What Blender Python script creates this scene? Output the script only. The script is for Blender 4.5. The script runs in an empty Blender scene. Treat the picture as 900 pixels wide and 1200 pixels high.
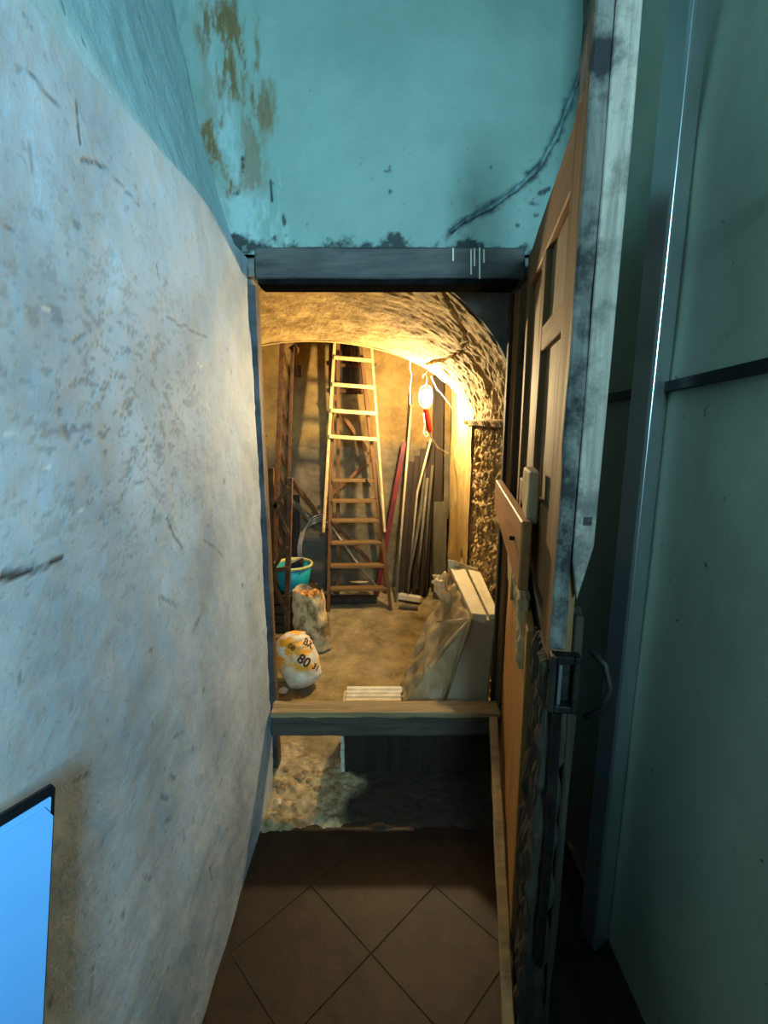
import bpy, bmesh, math, random
import numpy as np
from mathutils import Vector, Matrix, Euler, noise as mnoise

random.seed(7)
scene = bpy.context.scene
C = scene.collection
# ------------------------------------------------------------------ camera
F = 560.0                      # focal length in pixels of the 900 x 1200 frame
PITCH = math.radians(11.0)
CAMZ = 1.5
cam_d = bpy.data.cameras.new('camera'); cam = bpy.data.objects.new('camera', cam_d); C.objects.link(cam)
cam_d.sensor_fit = 'HORIZONTAL'; cam_d.sensor_width = 36.0; cam_d.lens = F / 900.0 * 36.0
cam_d.clip_start = 0.02
cam.location = (0, 0, CAMZ); cam.rotation_euler = (math.pi / 2 - PITCH, 0, 0)
scene.camera = cam
# ------------------------------------------------------------------ light
w = bpy.data.worlds.new('world'); scene.world = w; w.use_nodes = True
w.node_tree.nodes['Background'].inputs[0].default_value = (0.35, 0.6, 0.8, 1)
w.node_tree.nodes['Background'].inputs[1].default_value = 0.03
def area(name, loc, target, sx, sy, power, col):
    l = bpy.data.lights.new(name, 'AREA'); l.shape = 'RECTANGLE'; l.size = sx; l.size_y = sy
    l.energy = power; l.color = col
    o = bpy.data.objects.new(name, l); C.objects.link(o); o.location = loc
    o.rotation_euler = (Vector(target) - Vector(loc)).to_track_quat('-Z', 'Y').to_euler()
    return o
# daylight entering the passage from an opening behind the viewer, high up
area('daylight', (0.42, -1.75, 2.25), (-0.46, 1.4, 2.03), 0.5, 0.7, 34.0, (0.38, 0.77, 1.0)).data.spread = math.radians(79)
vs = scene.view_settings
vs.view_transform = 'Standard'; vs.look = 'None'; vs.gamma = 1.0; vs.use_curve_mapping = False
vs.exposure = 0.0
BULB_W = 3100.0                 # emission strength of the bulb glass

# ------------------------------------------------------------------ helpers
def P(px, py, Y):
    """the point at real distance Y whose picture is pixel (px, py)"""
    a = (px - 450) / F; b = (600 - py) / F
    y = math.cos(PITCH) + b * math.sin(PITCH); z = -math.sin(PITCH) + b * math.cos(PITCH)
    t = Y / y
    return Vector((a * t, Y, CAMZ + z * t))
def PZ(px, py, Z=0.0):
    """the point at height Z whose picture is pixel (px, py)"""
    a = (px - 450) / F; b = (600 - py) / F
    y = math.cos(PITCH) + b * math.sin(PITCH); z = -math.sin(PITCH) + b * math.cos(PITCH)
    t = (Z - CAMZ) / z
    return Vector((a * t, y * t, Z))
def lin(c):
    return tuple((v / 255 / 12.92) if v / 255 <= 0.04045 else ((v / 255 + 0.055) / 1.055) ** 2.4 for v in c)

class NT:
    def __init__(s, name):
        s.m = bpy.data.materials.new(name); s.m.use_nodes = True
        s.t = s.m.node_tree; s.b = s.t.nodes['Principled BSDF']
        s.b.inputs['Specular IOR Level'].default_value = 0.3
    def n(s, ty, **kw):
        x = s.t.nodes.new(ty)
        for k, v in kw.items(): setattr(x, k, v)
        return x
    def l(s, a, b): s.t.links.new(a, b)
    def coords(s, scale=(1, 1, 1), kind='Object', rot=(0, 0, 0)):
        c = s.n('ShaderNodeTexCoord'); m = s.n('ShaderNodeMapping')
        m.inputs['Scale'].default_value = scale; m.inputs['Rotation'].default_value = rot
        s.l(c.outputs[kind], m.inputs['Vector']); return m.outputs[0]
    def noise(s, vec, scale, detail=6, rough=0.6, dist=0.0):
        x = s.n('ShaderNodeTexNoise'); x.inputs['Scale'].default_value = scale
        x.inputs['Detail'].default_value = detail; x.inputs['Roughness'].default_value = rough
        x.inputs['Distortion'].default_value = dist
        s.l(vec, x.inputs['Vector']); return x.outputs['Fac']
    def ramp(s, fac, stops):
        r = s.n('ShaderNodeValToRGB'); e = r.color_ramp.elements
        while len(e) < len(stops): e.new(0.5)
        for i, (p, c) in enumerate(stops):
            e[i].position = p; e[i].color = (*c, 1) if len(c) == 3 else c
        s.l(fac, r.inputs[0]); return r.outputs[0]
    def mix(s, fac, a, b, mode='MIX'):
        x = s.n('ShaderNodeMix', data_type='RGBA', blend_type=mode)
        if isinstance(fac, float): x.inputs[0].default_value = fac
        else: s.l(fac, x.inputs[0])
        for i, v in ((6, a), (7, b)):
            if isinstance(v, tuple): x.inputs[i].default_value = (*v, 1)
            else: s.l(v, x.inputs[i])
        return x.outputs[2]
    def attr(s, name):
        x = s.n('ShaderNodeAttribute'); x.attribute_name = name; return x.outputs['Fac']
    def bump(s, h, strength=0.3, dist=0.01):
        x = s.n('ShaderNodeBump'); x.inputs['Strength'].default_value = strength
        x.inputs['Distance'].default_value = dist
        s.l(h, x.inputs['Height']); s.l(x.outputs[0], s.b.inputs['Normal'])
    def base(s, v):
        if isinstance(v, tuple): s.b.inputs['Base Color'].default_value = (*v, 1)
        else: s.l(v, s.b.inputs['Base Color'])

def mottled(name, c1, c2, scale=8.0, rough=0.85, bump=0.3, metal=0.0, stretch=(1, 1, 1), lo=0.35, hi=0.65, bd=0.006, fine=None, spec=0.3):
    k = NT(name); v = k.coords(stretch)
    f = k.noise(v, scale, 8, 0.65)
    k.base(k.ramp(f, [(lo, lin(c1)), (hi, lin(c2))]))
    k.b.inputs['Roughness'].default_value = rough; k.b.inputs['Metallic'].default_value = metal
    k.b.inputs['Specular IOR Level'].default_value = spec
    if bump: k.bump(k.noise(v, fine or scale * 3, 8, 0.7), bump, bd)
    return k.m
def wood(name, c1, c2, axis='z', scale=14.0, rough=0.75, bump=0.35, dirt=None):
    st = {'x': (0.06, 1, 1), 'y': (1, 0.06, 1), 'z': (1, 1, 0.06)}[axis]
    k = NT(name); v = k.coords(st)
    f = k.noise(v, scale * 3, 8, 0.7, 0.6)
    col = k.ramp(f, [(0.3, lin(c1)), (0.7, lin(c2))])
    if dirt:
        d = k.noise(k.coords(), 9.0, 6, 0.7)
        col = k.mix(k.ramp(d, [(0.46, (0, 0, 0)), (0.62, (1, 1, 1))]), col, lin(dirt))
    k.base(col); k.b.inputs['Roughness'].default_value = rough
    k.bump(k.noise(v, scale * 6, 6, 0.7), bump, 0.004)
    return k.m

class MB:
    def __init__(s): s.v = []; s.f = []
    def add(s, vs, fs):
        o = len(s.v); s.v += [Vector(p) for p in vs]; s.f += [tuple(i + o for i in f) for f in fs]; return s
    def box(s, lo, hi):
        x0, y0, z0 = lo; x1, y1, z1 = hi
        return s.add([(x0,y0,z0),(x1,y0,z0),(x1,y1,z0),(x0,y1,z0),(x0,y0,z1),(x1,y0,z1),(x1,y1,z1),(x0,y1,z1)],
              [(0,3,2,1),(4,5,6,7),(0,1,5,4),(1,2,6,5),(2,3,7,6),(3,0,4,7)])
    def hexa(s, p):      # eight corners: bottom ring then top ring
        return s.add(p, [(0,3,2,1),(4,5,6,7),(0,1,5,4),(1,2,6,5),(2,3,7,6),(3,0,4,7)])
    def bar(s, a, b, wd, th, up=(0, 0, 1)):
        a = Vector(a); b = Vector(b); d = (b - a).normalized()
        sd = d.cross(Vector(up))
        if sd.length < 1e-4: sd = d.cross(Vector((0, 1, 0)))
        sd.normalize(); u = sd.cross(d).normalized()
        sd *= wd / 2; u *= th / 2
        return s.hexa([a-sd-u, a+sd-u, a+sd+u, a-sd+u, b-sd-u, b+sd-u, b+sd+u, b-sd+u])
    def tube(s, pts, r, n=8, caps=True):
        pts = [Vector(p) for p in pts]; rings = []; ref = None
        for i, p in enumerate(pts):
            d = (pts[min(i+1, len(pts)-1)] - pts[max(i-1, 0)]).normalized()
            if ref is None: ref = d.orthogonal().normalized()
            ref = (ref - d * ref.dot(d)).normalized(); q = d.cross(ref)
            rr = r[i] if isinstance(r, (list, tuple)) else r
            rings.append([p + (ref * math.cos(2*math.pi*k/n) + q * math.sin(2*math.pi*k/n)) * rr for k in range(n)])
        vs = [x for g in rings for x in g]; fs = []
        for i in range(len(rings) - 1):
            for k in range(n):
                fs.append((i*n+k, i*n+(k+1) % n, (i+1)*n+(k+1) % n, (i+1)*n+k))
        if caps: fs += [tuple(range(n))[::-1], tuple(range((len(rings)-1)*n, len(rings)*n))]
        return s.add(vs, fs)
    def lathe(s, prof, n=24, c=(0, 0, 0)):
        c = Vector(c); vs = []; fs = []
        for r, z in prof:
            for k in range(n):
                a = 2*math.pi*k/n; vs.append(c + Vector((r*math.cos(a), r*math.sin(a), z)))
        for i in range(len(prof)-1):
            for k in range(n):
                fs.append((i*n+k, i*n+(k+1) % n, (i+1)*n+(k+1) % n, (i+1)*n+k))
        return s.add(vs, fs)
    def build(s, name, mat, parent=None, local=False, bevel=0.0, smooth=False, rough=0.0, cuts=0, seed=0, subsurf=0):
        me = bpy.data.meshes.new(name)
        vs = s.v
        if parent is not None and not local:
            inv = parent_world(parent).inverted(); vs = [inv @ p for p in vs]; off = None
        elif parent is None:
            xs = [p.x for p in vs]; ys = [p.y for p in vs]; zs = [p.z for p in vs]
            off = Vector(((min(xs)+max(xs))/2, (min(ys)+max(ys))/2, min(zs))); vs = [p - off for p in vs]
        else: off = None
        me.from_pydata([tuple(p) for p in vs], [], s.f); me.update()
        bm = bmesh.new(); bm.from_mesh(me)
        bmesh.ops.recalc_face_normals(bm, faces=bm.faces)
        if bevel: bmesh.ops.bevel(bm, geom=list(bm.edges), offset=bevel, segments=1, affect='EDGES', profile=0.5)
        for _ in range(cuts): bmesh.ops.subdivide_edges(bm, edges=list(bm.edges), cuts=1, use_grid_fill=True)
        if rough:
            bm.normal_update()
            for v in bm.verts:
                n = mnoise.fractal((v.co + Vector((seed*7.3, seed*1.7, 0))) * 14, 0.7, 2.0, 4)
                v.co += v.normal * (n * rough)
        bm.to_mesh(me); bm.free()
        if smooth:
            for p in me.polygons: p.use_smooth = True
        me.materials.append(mat)
        o = bpy.data.objects.new(name, me); C.objects.link(o)
        if parent is not None: o.parent = parent
        elif off is not None: o.location = off
        if subsurf:
            m = o.modifiers.new('s', 'SUBSURF'); m.levels = subsurf; m.render_levels = subsurf
        return o
_pw = {}
def parent_world(o):
    m = Matrix.LocRotScale(o.location, o.rotation_euler, None)
    return (parent_world(o.parent) @ m) if o.parent else m
def tag(o, label, cat, group=None):
    o['label'] = label; o['category'] = cat
    if group: o['group'] = group
    return o
def thing(name, label, cat, loc=(0, 0, 0), rz=0.0, group=None):
    o = bpy.data.objects.new(name, None); C.objects.link(o)
    o.location = loc; o.rotation_euler = (0, 0, rz); o.empty_display_size = 0.1
    return tag(o, label, cat, group)
def struct(o, label=None):
    o['kind'] = 'structure'
    if label: o['label'] = label
    return o
# numpy noise
_rng = np.random.RandomState(3); _tab = _rng.rand(4096)
def vnoise(p):
    i = np.floor(p).astype(np.int64); f = p - i; f = f*f*(3-2*f)
    def h(a, b, c): return _tab[(a*73856093 ^ b*19349663 ^ c*83492791) & 4095]
    r = 0
    for dx in (0, 1):
        for dy in (0, 1):
            for dz in (0, 1):
                wt = (f[:, 0] if dx else 1-f[:, 0]) * (f[:, 1] if dy else 1-f[:, 1]) * (f[:, 2] if dz else 1-f[:, 2])
                r = r + wt * h(i[:, 0]+dx, i[:, 1]+dy, i[:, 2]+dz)
    return r * 2 - 1
def fbm(p, sc, octv=4, gain=0.5):
    r = 0; a = 1.0; q = np.asarray(p) * sc + 17.3
    for _ in range(octv): r = r + a * vnoise(q); q = q * 2.03 + 5.1; a *= gain
    return r
def grid(name, co, nu, nv, mat, attrs=None, flip=False, parent=None, smooth=True):
    """co: (nu*nv, 3) array, v fastest"""
    co = np.asarray(co, dtype=np.float64)
    off = np.array([co[:, 0].mean(), co[:, 1].mean(), co[:, 2].min()]) if parent is None else np.zeros(3)
    me = bpy.data.meshes.new(name)
    idx = np.arange(nu*nv).reshape(nu, nv)
    q = np.stack([idx[:-1, :-1], idx[1:, :-1], idx[1:, 1:], idx[:-1, 1:]], -1).reshape(-1, 4)
    if flip: q = q[:, ::-1]
    n = len(q)
    me.vertices.add(len(co)); me.vertices.foreach_set('co', (co - off).ravel().astype(np.float32))
    me.loops.add(n*4); me.loops.foreach_set('vertex_index', q.ravel().astype(np.int32))
    me.polygons.add(n); me.polygons.foreach_set('loop_start', (np.arange(n)*4).astype(np.int32))
    me.polygons.foreach_set('loop_total', np.full(n, 4, dtype=np.int32))
    me.polygons.foreach_set('use_smooth', np.full(n, smooth))
    me.update(calc_edges=True); me.validate()
    for k, v in (attrs or {}).items():
        a = me.attributes.new(k, 'FLOAT', 'POINT'); a.data.foreach_set('value', np.asarray(v, dtype=np.float32))
    me.materials.append(mat)
    o = bpy.data.objects.new(name, me); C.objects.link(o); o.location = off
    if parent: o.parent = parent
    return o
def segdist(a, b, p, q):
    """distance in the plane from arrays (a,b) to the segment p-q"""
    dx, dy = q[0]-p[0], q[1]-p[1]; L = dx*dx+dy*dy + 1e-9
    t = np.clip(((a-p[0])*dx + (b-p[1])*dy)/L, 0, 1)
    return np.hypot(a-p[0]-t*dx, b-p[1]-t*dy), t

# ------------------------------------------------------------------ materials
def plaster(name, c_white, c_dark, c_upper=None, split=2.05):
    k = NT(name); v = k.coords(); 
    col = k.ramp(k.noise(v, 3.0, 8, 0.65), [(0.35, lin(c_dark)), (0.62, lin(c_white))])
    sp = k.noise(k.coords((1, 1, 1)), 60.0, 4, 0.6)
    col = k.mix(k.ramp(sp, [(0.60, (0, 0, 0)), (0.72, (0.5, 0.5, 0.5))]), col, lin((120, 122, 118)))
    scr = k.noise(k.coords((1, 5, 1.2), rot=(0.6, 0, 0)), 9.0, 8, 0.75, 1.5)
    col = k.mix(k.ramp(scr, [(0.66, (0, 0, 0)), (0.74, (0.55, 0.55, 0.55))]), col, lin((105, 112, 116)))
    if c_upper:
        col = k.mix(k.attr('upper'), col, lin(c_upper))
    col = k.mix(k.attr('stain'), col, lin((42, 44, 40)))
    col = k.mix(k.attr('chip'), col, lin((225, 225, 215)))
    k.base(col); k.b.inputs['Roughness'].default_value = 0.7
    b = k.n('ShaderNodeMath', operation='ADD'); k.l(k.noise(v, 22.0, 10, 0.7), b.inputs[0])
    b2 = k.n('ShaderNodeMath', operation='MULTIPLY'); k.l(k.attr('stain'), b2.inputs[0]); b2.inputs[1].default_value = -0.6
    k.l(b2.outputs[0], b.inputs[1]); k.bump(b.outputs[0], 0.45, 0.012)
    return k.m
M_left = plaster('left_plaster', (188, 204, 214), (150, 166, 176), (168, 192, 190))
def turq(name, c1, c2, rough=0.6):
    k = NT(name); v = k.coords()
    col = k.ramp(k.noise(v, 2.2, 6, 0.6), [(0.35, lin(c1)), (0.65, lin(c2))])
    col = k.mix(k.attr('pale'), col, lin((150, 172, 168)))
    br = k.mix(k.noise(k.coords((6, 6, 1.2)), 12, 8, 0.7), lin((56, 44, 22)), lin((138, 116, 74)))
    col = k.mix(k.attr('brown'), col, br)
    col = k.mix(k.attr('stain'), col, lin((26, 32, 34)))
    k.base(col); k.b.inputs['Roughness'].default_value = rough
    k.bump(k.noise(v, 16.0, 10, 0.65), 0.35, 0.012)
    return k.m
M_back = turq('turquoise_paint', (112, 138, 127), (128, 153, 142))
def tealwall():
    k = NT('dark_teal_paint'); v = k.coords()
    col = k.ramp(k.noise(v, 2.0, 6, 0.6), [(0.3, lin((146, 154, 134))), (0.7, lin((168, 176, 154)))])
    sp = k.noise(k.coords(), 45.0, 3, 0.5)
    col = k.mix(k.ramp(sp, [(0.70, (0, 0, 0)), (0.78, (0.8, 0.8, 0.8))]), col, lin((30, 40, 40)))
    k.base(col); k.b.inputs['Roughness'].default_value = 0.42; k.bump(k.noise(v, 9.0, 8, 0.6), 0.2, 0.01)
    return k.m
M_right = tealwall()
M_vault = mottled('limewashed_vault', (128, 106, 62), (190, 164, 108), 9.0, 0.95, 0.7, bd=0.012, fine=40)
M_stone = mottled('rough_stone', (116, 96, 60), (186, 160, 108), 12.0, 0.95, 0.9, bd=0.015, fine=60)
M_smooth = mottled('smooth_yellow_plaster', (150, 124, 74), (186, 158, 100), 6.0, 0.8, 0.3)
M_spandrel = mottled('grey_cement', (84, 84, 78), (128, 126, 116), 9.0, 0.95, 0.6)
def two_tone():
    k = NT('stained_tan_plaster'); v = k.coords()
    n1 = k.noise(v, 3.2, 8, 0.65)
    a = k.ramp(n1, [(0.35, lin((92, 74, 40))), (0.65, lin((142, 118, 70)))]); b = k.ramp(n1, [(0.35, lin((72, 64, 48))), (0.65, lin((116, 104, 80)))])
    sx = k.n('ShaderNodeSeparateXYZ'); k.l(v, sx.inputs[0])
    ad = k.n('ShaderNodeMath', operation='MULTIPLY_ADD'); k.l(n1, ad.inputs[0]); ad.inputs[1].default_value = 0.25; k.l(sx.outputs['Z'], ad.inputs[2])
    mr = k.n('ShaderNodeMapRange'); k.l(ad.outputs[0], mr.inputs[0]); mr.inputs[1].default_value = 1.36; mr.inputs[2].default_value = 1.48
    col = k.mix(mr.outputs[0], b, a)
    sp = k.noise(k.coords(), 13.0, 4, 0.55)
    col = k.mix(k.ramp(sp, [(0.66, (0, 0, 0)), (0.74, (0.7, 0.7, 0.7))]), col, lin((56, 42, 24)))
    k.base(col); k.b.inputs['Roughness'].default_value = 0.9; k.bump(k.noise(v, 18, 8, 0.7), 0.4, 0.01); return k.m
M_backwall = two_tone()
def dirt():
    k = NT('dusty_floor'); v = k.coords()
    n1 = k.noise(v, 7.0, 8, 0.65)
    col = k.ramp(n1, [(0.35, lin((112, 100, 72))), (0.65, lin((160, 146, 110)))])
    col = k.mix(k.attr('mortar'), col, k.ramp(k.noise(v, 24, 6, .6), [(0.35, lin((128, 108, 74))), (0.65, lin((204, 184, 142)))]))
    col = k.mix(k.attr('painted_shade'), col, lin((62, 52, 40)))  # shade of the block and package painted into the floor colour
    k.base(col); k.b.inputs['Roughness'].default_value = 0.95; k.bump(k.noise(v, 50, 8, 0.7), 0.8, 0.012); return k.m
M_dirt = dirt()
M_tile = mottled('worn_terracotta', (26, 18, 12), (54, 38, 25), 7.0, 0.55, 0.3, bd=0.005)
M_grout = mottled('dark_grout', (50, 38, 27), (68, 53, 38), 20.0, 0.95, 0.4)
M_ceil = mottled('ceiling_plaster', (100, 140, 140), (120, 158, 156), 3.0, 0.9, 0.2)
M_lintel = mottled('painted_lintel', (38, 37, 34), (88, 85, 78), 7.0, 0.6, 0.45, stretch=(0.35, 1, 1.6))
M_beam = wood('dusty_beam', (114, 96, 66), (168, 144, 104), 'x', 10, 0.9)
M_beamdark = wood('dark_beam', (58, 52, 44), (92, 84, 70), 'x', 10, 0.85)
M_doorwood = wood('door_brown_wood', (84, 58, 31), (132, 96, 56), 'z', 12)
M_doorrail = wood('door_rail_wood', (92, 62, 32), (132, 94, 54), 'x', 12)
M_doorpanel = wood('door_panel_wood', (104, 84, 60), (138, 114, 84), 'z', 8)
M_orange = wood('orange_board', (136, 94, 44), (172, 124, 64), 'z', 7, 0.6, 0.2)
M_orangex = wood('orange_board_across', (144, 92, 48), (180, 124, 72), 'x', 7, 0.6, 0.2)
M_paleblock = wood('pale_block', (150, 124, 84), (186, 160, 116), 'z', 9)
M_weather = wood('weathered_grey_wood', (108, 98, 84), (172, 160, 142), 'z', 13, 0.85, 0.5, dirt=(92, 86, 76))
M_weatherdark = wood('weathered_dark_wood', (66, 64, 58), (122, 118, 106), 'z', 13, 0.85, 0.5, dirt=(34, 34, 32))
M_rotten = wood('rotten_dark_wood', (26, 26, 22), (70, 62, 46), 'z', 16, 0.95, 0.8)
M_iron = mottled('dark_iron', (24, 24, 24), (58, 54, 48), 20, 0.5, 0.4, 0.7)
M_steel = mottled('brushed_steel', (150, 156, 152), (168, 174, 170), 3, 0.30, 0.05, 0.85)
M_jamb = wood('jamb_wood', (74, 54, 32), (112, 86, 54), 'z', 10, 0.85, 0.4)
M_frame = mottled('blue_grey_frame', (44, 44, 46), (84, 84, 86), 10, 0.7, 0.5)
M_ladder = wood('ladder_brown', (70, 46, 24), (110, 78, 44), 'z', 10)
M_tread = wood('tread_brown', (84, 62, 36), (124, 96, 58), 'x', 10)
M_pale = mottled('pale_lit_rail', (150, 128, 84), (196, 172, 122), 14, 0.6, 0.25)
M_rust = mottled('rusty_brown', (54, 36, 20), (92, 64, 38), 16, 0.9, 0.5)
M_darkwood = wood('dark_board', (32, 25, 18), (60, 48, 34), 'z', 10)
M_greyboard = wood('grey_board', (64, 60, 48), (92, 86, 70), 'z', 8)
M_pipe = mottled('grey_pipe', (78, 74, 62), (108, 102, 88), 8, 0.45, 0.1)
M_palepole = mottled('pale_pole', (140, 130, 108), (174, 162, 138), 8, 0.5, 0.1)
M_red = mottled('red_paint', (62, 12, 10), (98, 20, 16), 10, 0.5, 0.2)
M_redgrip = mottled('red_rubber', (206, 50, 26), (226, 72, 40), 10, 0.5, 0.1)
M_white = mottled('white_foam', (206, 194, 162), (226, 214, 184), 8, 0.7, 0.15)
M_whitewood = mottled('whitewashed_timber', (196, 190, 172), (224, 218, 200), 14, 0.8, 0.3)
M_string = mottled('white_string', (210, 204, 190), (228, 222, 208), 30, 0.8, 0.0)
M_cable = mottled('black_cable', (24, 26, 26), (38, 40, 40), 30, 0.5, 0.0)
M_greycable = mottled('grey_cable', (120, 118, 110), (150, 148, 140), 30, 0.5, 0.0)
M_chalk = mottled('chalky_white', (196, 186, 160), (226, 216, 190), 20, 0.9, 0.4)

# ------------------------------------------------------------------ setting: passage
XL, XR, YB = -0.46, 0.66, 1.80      # left wall, right wall, wall with the doorway
TOP = 3.0
# left wall: proud lower face up to z 2.05, leaning back above it
ys = np.linspace(-1.9, 1.765, 620); zs = np.concatenate([np.linspace(0, 2.12, 360), np.linspace(2.125, TOP, 90)])
Yg, Zg = np.meshgrid(ys, zs, indexing='ij'); Yg = Yg.ravel(); Zg = Zg.ravel()
pp = np.stack([np.zeros_like(Yg), Yg, Zg], 1)
edge = 2.05 + 0.012 * fbm(pp, 3.0, 2)
k = np.clip((Zg - edge) / 0.9, 0, 1)
up = np.clip((Zg - edge + 0.012) / 0.024, 0, 1); soft = 0.012 + 0.10 * np.clip((1.5 - Yg) / 1.0, 0, 1); upc = np.clip((Zg - edge + soft) / (2 * soft), 0, 1)
X = XL - 0.025 * up - 0.21 * k**0.8 + 0.006 * fbm(pp, 2.0, 3) + 0.0022 * fbm(pp, 14.0, 4)
Yj = Yg.copy(); last = Yg > 1.745
Yj[last] += (0.010 * fbm(pp[last] * np.array([1, 0, 1]), 22.0, 3))
X[last] -= 0.006 * np.clip((Yg[last] - 1.745) / 0.02, 0, 1)
def to_wall(px, py):     # picture -> (y, z) on the left wall
    a = (px - 450) / F; b = (600 - py) / F; t = XL / a
    return (t * (math.cos(PITCH) + b * math.sin(PITCH)), CAMZ + t * (-math.sin(PITCH) + b * math.cos(PITCH)))
stain = np.zeros_like(Yg); chip = np.zeros_like(Yg)
gouges = [((0,682),(72,656),7,1.0),((8,676),(52,664),9,.9),((92,120),(97,168),3,.8),((100,186),(126,196),4,.7),((126,196),(165,240),3,.5),
          ((38,170),(44,205),4,.6),((35,85),(72,125),4,.6),((195,608),(214,645),3,.8),((152,530),(210,625),3,.35),((240,632),(262,652),3,.6),
          ((190,700),(208,710),3,.7),((90,262),(94,265),5,.9),((185,310),(187,325),3,.6),((235,725),(228,742),6,.45),((88,920),(106,908),3,.8),
          ((168,1030),(180,1028),4,.7),((200,912),(206,914),4,.7),((190,935),(198,936),4,.7),((196,960),(202,962),4,.6),((205,866),(215,858),4,.6),
          ((195,372),(240,395),3,.5),((88,400),(110,385),3,.5),((105,1180),(108,1150),3,.5),((68,0),(82,42),4,.5),((30,15),(42,40),3,.4),
          ((246,1020),(250,1028),4,.6),((215,975),(218,985),3,.5),((104,1142),(110,1138),4,.6),((28,790),(30,800),5,.6),((4,430),(8,440),6,.6),
          ((120,0),(121,15),3,.7),((60,1020),(64,1030),4,.3)]
wob = 0.004 * fbm(pp, 40.0, 2)
for p, q, wpx, s in gouges:
    a = to_wall(*p); b = to_wall(*q); d, t = segdist(Yg + wob, Zg + wob, a, b)
    wd = max(wpx / F * (a[0] + 0.25) * 0.5, 0.0032)
    stain = np.maximum(stain, s * np.clip(1.3 - d / wd, 0, 1) * (0.6 + 0.4 * (fbm(pp, 60, 2) > -0.2)))
cy, cz = to_wall(150, 480)
patch = np.exp(-(((Yg - cy) / 0.34)**2 + ((Zg - cz) / 0.26)**2))
stain = np.maximum(stain, 0.5 * patch * np.clip(fbm(pp * np.array([1, 0.8, 1.5]), 52.0, 4, 0.7) * 2.2 - 0.5, 0, 1))
stain = np.maximum(stain, 0.55 * np.clip(fbm(pp + 9, 34.0, 3) * 3 - 2.5, 0, 1))
for p, q in (((10,509),(26,511)),((48,546),(58,548)),((92,600),(96,596)),((105,1036),(112,1024)),((50,360),(60,364)),((230,425),(236,430))):
    a = to_wall(*p); b = to_wall(*q); d, t = segdist(Yg, Zg, a, b); chip = np.maximum(chip, 0.7 * np.clip(1.3 - d / 0.0028, 0, 1))
for cz_ in (0.9, 1.28, 1.62, 0.55, 1.1):
    chip = np.maximum(chip, 0.8 * (Yg > 1.752 + 0.006 * fbm(pp, 12, 2)) * (np.abs(Zg - cz_) < 0.11))
wl = struct(grid('wall_left', np.stack([X, Yj, Zg], 1), len(ys), len(zs), M_left, {'upper': upc, 'stain': stain, 'chip': chip}, flip=False), 'scratched pale plaster wall on the left')
# solid behind the plaster face so that it closes against the doorway wall
struct(MB().box((-0.56, 1.70, 0), (-0.478, 1.80, 2.02)).build('trim_1', M_spandrel))
# doorway wall above the lintel, with its stains
xs = np.linspace(-0.78, 0.72, 330); zs = np.linspace(2.06, TOP, 210)
Xg, Zg = np.meshgrid(xs, zs, indexing='ij'); Xg = Xg.ravel(); Zg = Zg.ravel(); pp = np.stack([Xg, Zg, 0*Xg], 1)
Yw = YB + 0.006 * fbm(pp, 2.5, 3) + 0.0016 * fbm(pp, 18, 4)
def to_back(px, py): p = P(px, py, YB); return (p.x, p.z)
brown = np.zeros_like(Xg); stain = np.zeros_like(Xg); pale = np.zeros_like(Xg)
nz = 1.25 * fbm(pp * np.array([1, 0.28, 1]), 40.0, 5, 0.68); w2 = 0.012 * fbm(pp, 14.0, 3)
for p, q, wpx, s in (((262,30),(282,90),26,1.0),((280,80),(300,135),20,.9),((290,130),(298,215),14,.75),((246,150),(250,200),10,1.1),((252,180),(268,220),10,1.0),((255,35),(270,60),26,.7),((238,40),(245,150),10,.5)):
    d, t = segdist(Xg + w2, Zg + w2, to_back(*p), to_back(*q)); wd = wpx / F * 1.6
    brown = np.maximum(brown, s * np.clip(1.35 - d / wd + 0.42 * nz, 0, 1) * np.clip(0.85 + nz, 0.2, 1))
for p, q, wpx in (((240,0),(262,150),26),((262,150),(290,270),30),((270,230),(305,290),20)):
    d, t = segdist(Xg + w2, Zg + w2, to_back(*p), to_back(*q)); pale = np.maximum(pale, 0.7 * np.clip(1.2 - d / (wpx / F * 1.6) + 0.7 * nz, 0, 1))
cable_px = [(528,272),(545,258),(575,243),(605,222),(632,196),(652,160),(668,118),(690,60),(712,0),(730,-50)]
for a_, b_ in zip(cable_px[:-1], cable_px[1:]):
    d, t = segdist(Xg + w2*0.5, Zg, to_back(*a_), to_back(*b_))
    stain = np.maximum(stain, np.clip(1.1 - d / 0.02 + 0.6 * fbm(pp, 40, 3), 0, 1) * (0.9 if a_[1] > 130 else 0.35))
low = np.clip(1 - (Zg - 2.085) / 0.05, 0, 1)
stain = np.maximum(stain, np.clip(low * 1.7 + 1.4 * fbm(pp, 16, 5, 0.65) - 0.75, 0, 0.95) * (low > 0))
stain = np.maximum(stain, 0.9 * np.clip(fbm(pp + 3, 30, 3) * 3 - 2.3 - 4 * np.clip(Zg - 2.3, 0, 1), 0, 1))
dd, t = segdist(Xg, Zg, to_back(317,212), to_back(319,236)); stain = np.maximum(stain, np.clip(1.5 - dd / 0.004, 0, 1))
struct(grid('wall_back', np.stack([Xg, Yw, Zg], 1), len(xs), len(zs), M_back, {'brown': np.clip(brown, 0, 1), 'stain': stain, 'pale': pale}, flip=False), 'turquoise painted wall above the doorway')
struct(MB().box((0.525, 1.80, 0), (0.72, 1.95, 2.06)).build('wall_back_side', M_right), 'wall beside the doorway behind the open door')
struct(MB().box((-0.60, 1.86, 0), (-0.478, 1.95, 2.06)).build('wall_back_jamb', M_spandrel), 'doorway wall left of the opening')
struct(MB().box((-1.6, 1.83, 2.0), (0.74, 1.95, TOP)).build('wall_back_core', M_spandrel), 'inner side of the doorway wall')
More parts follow.
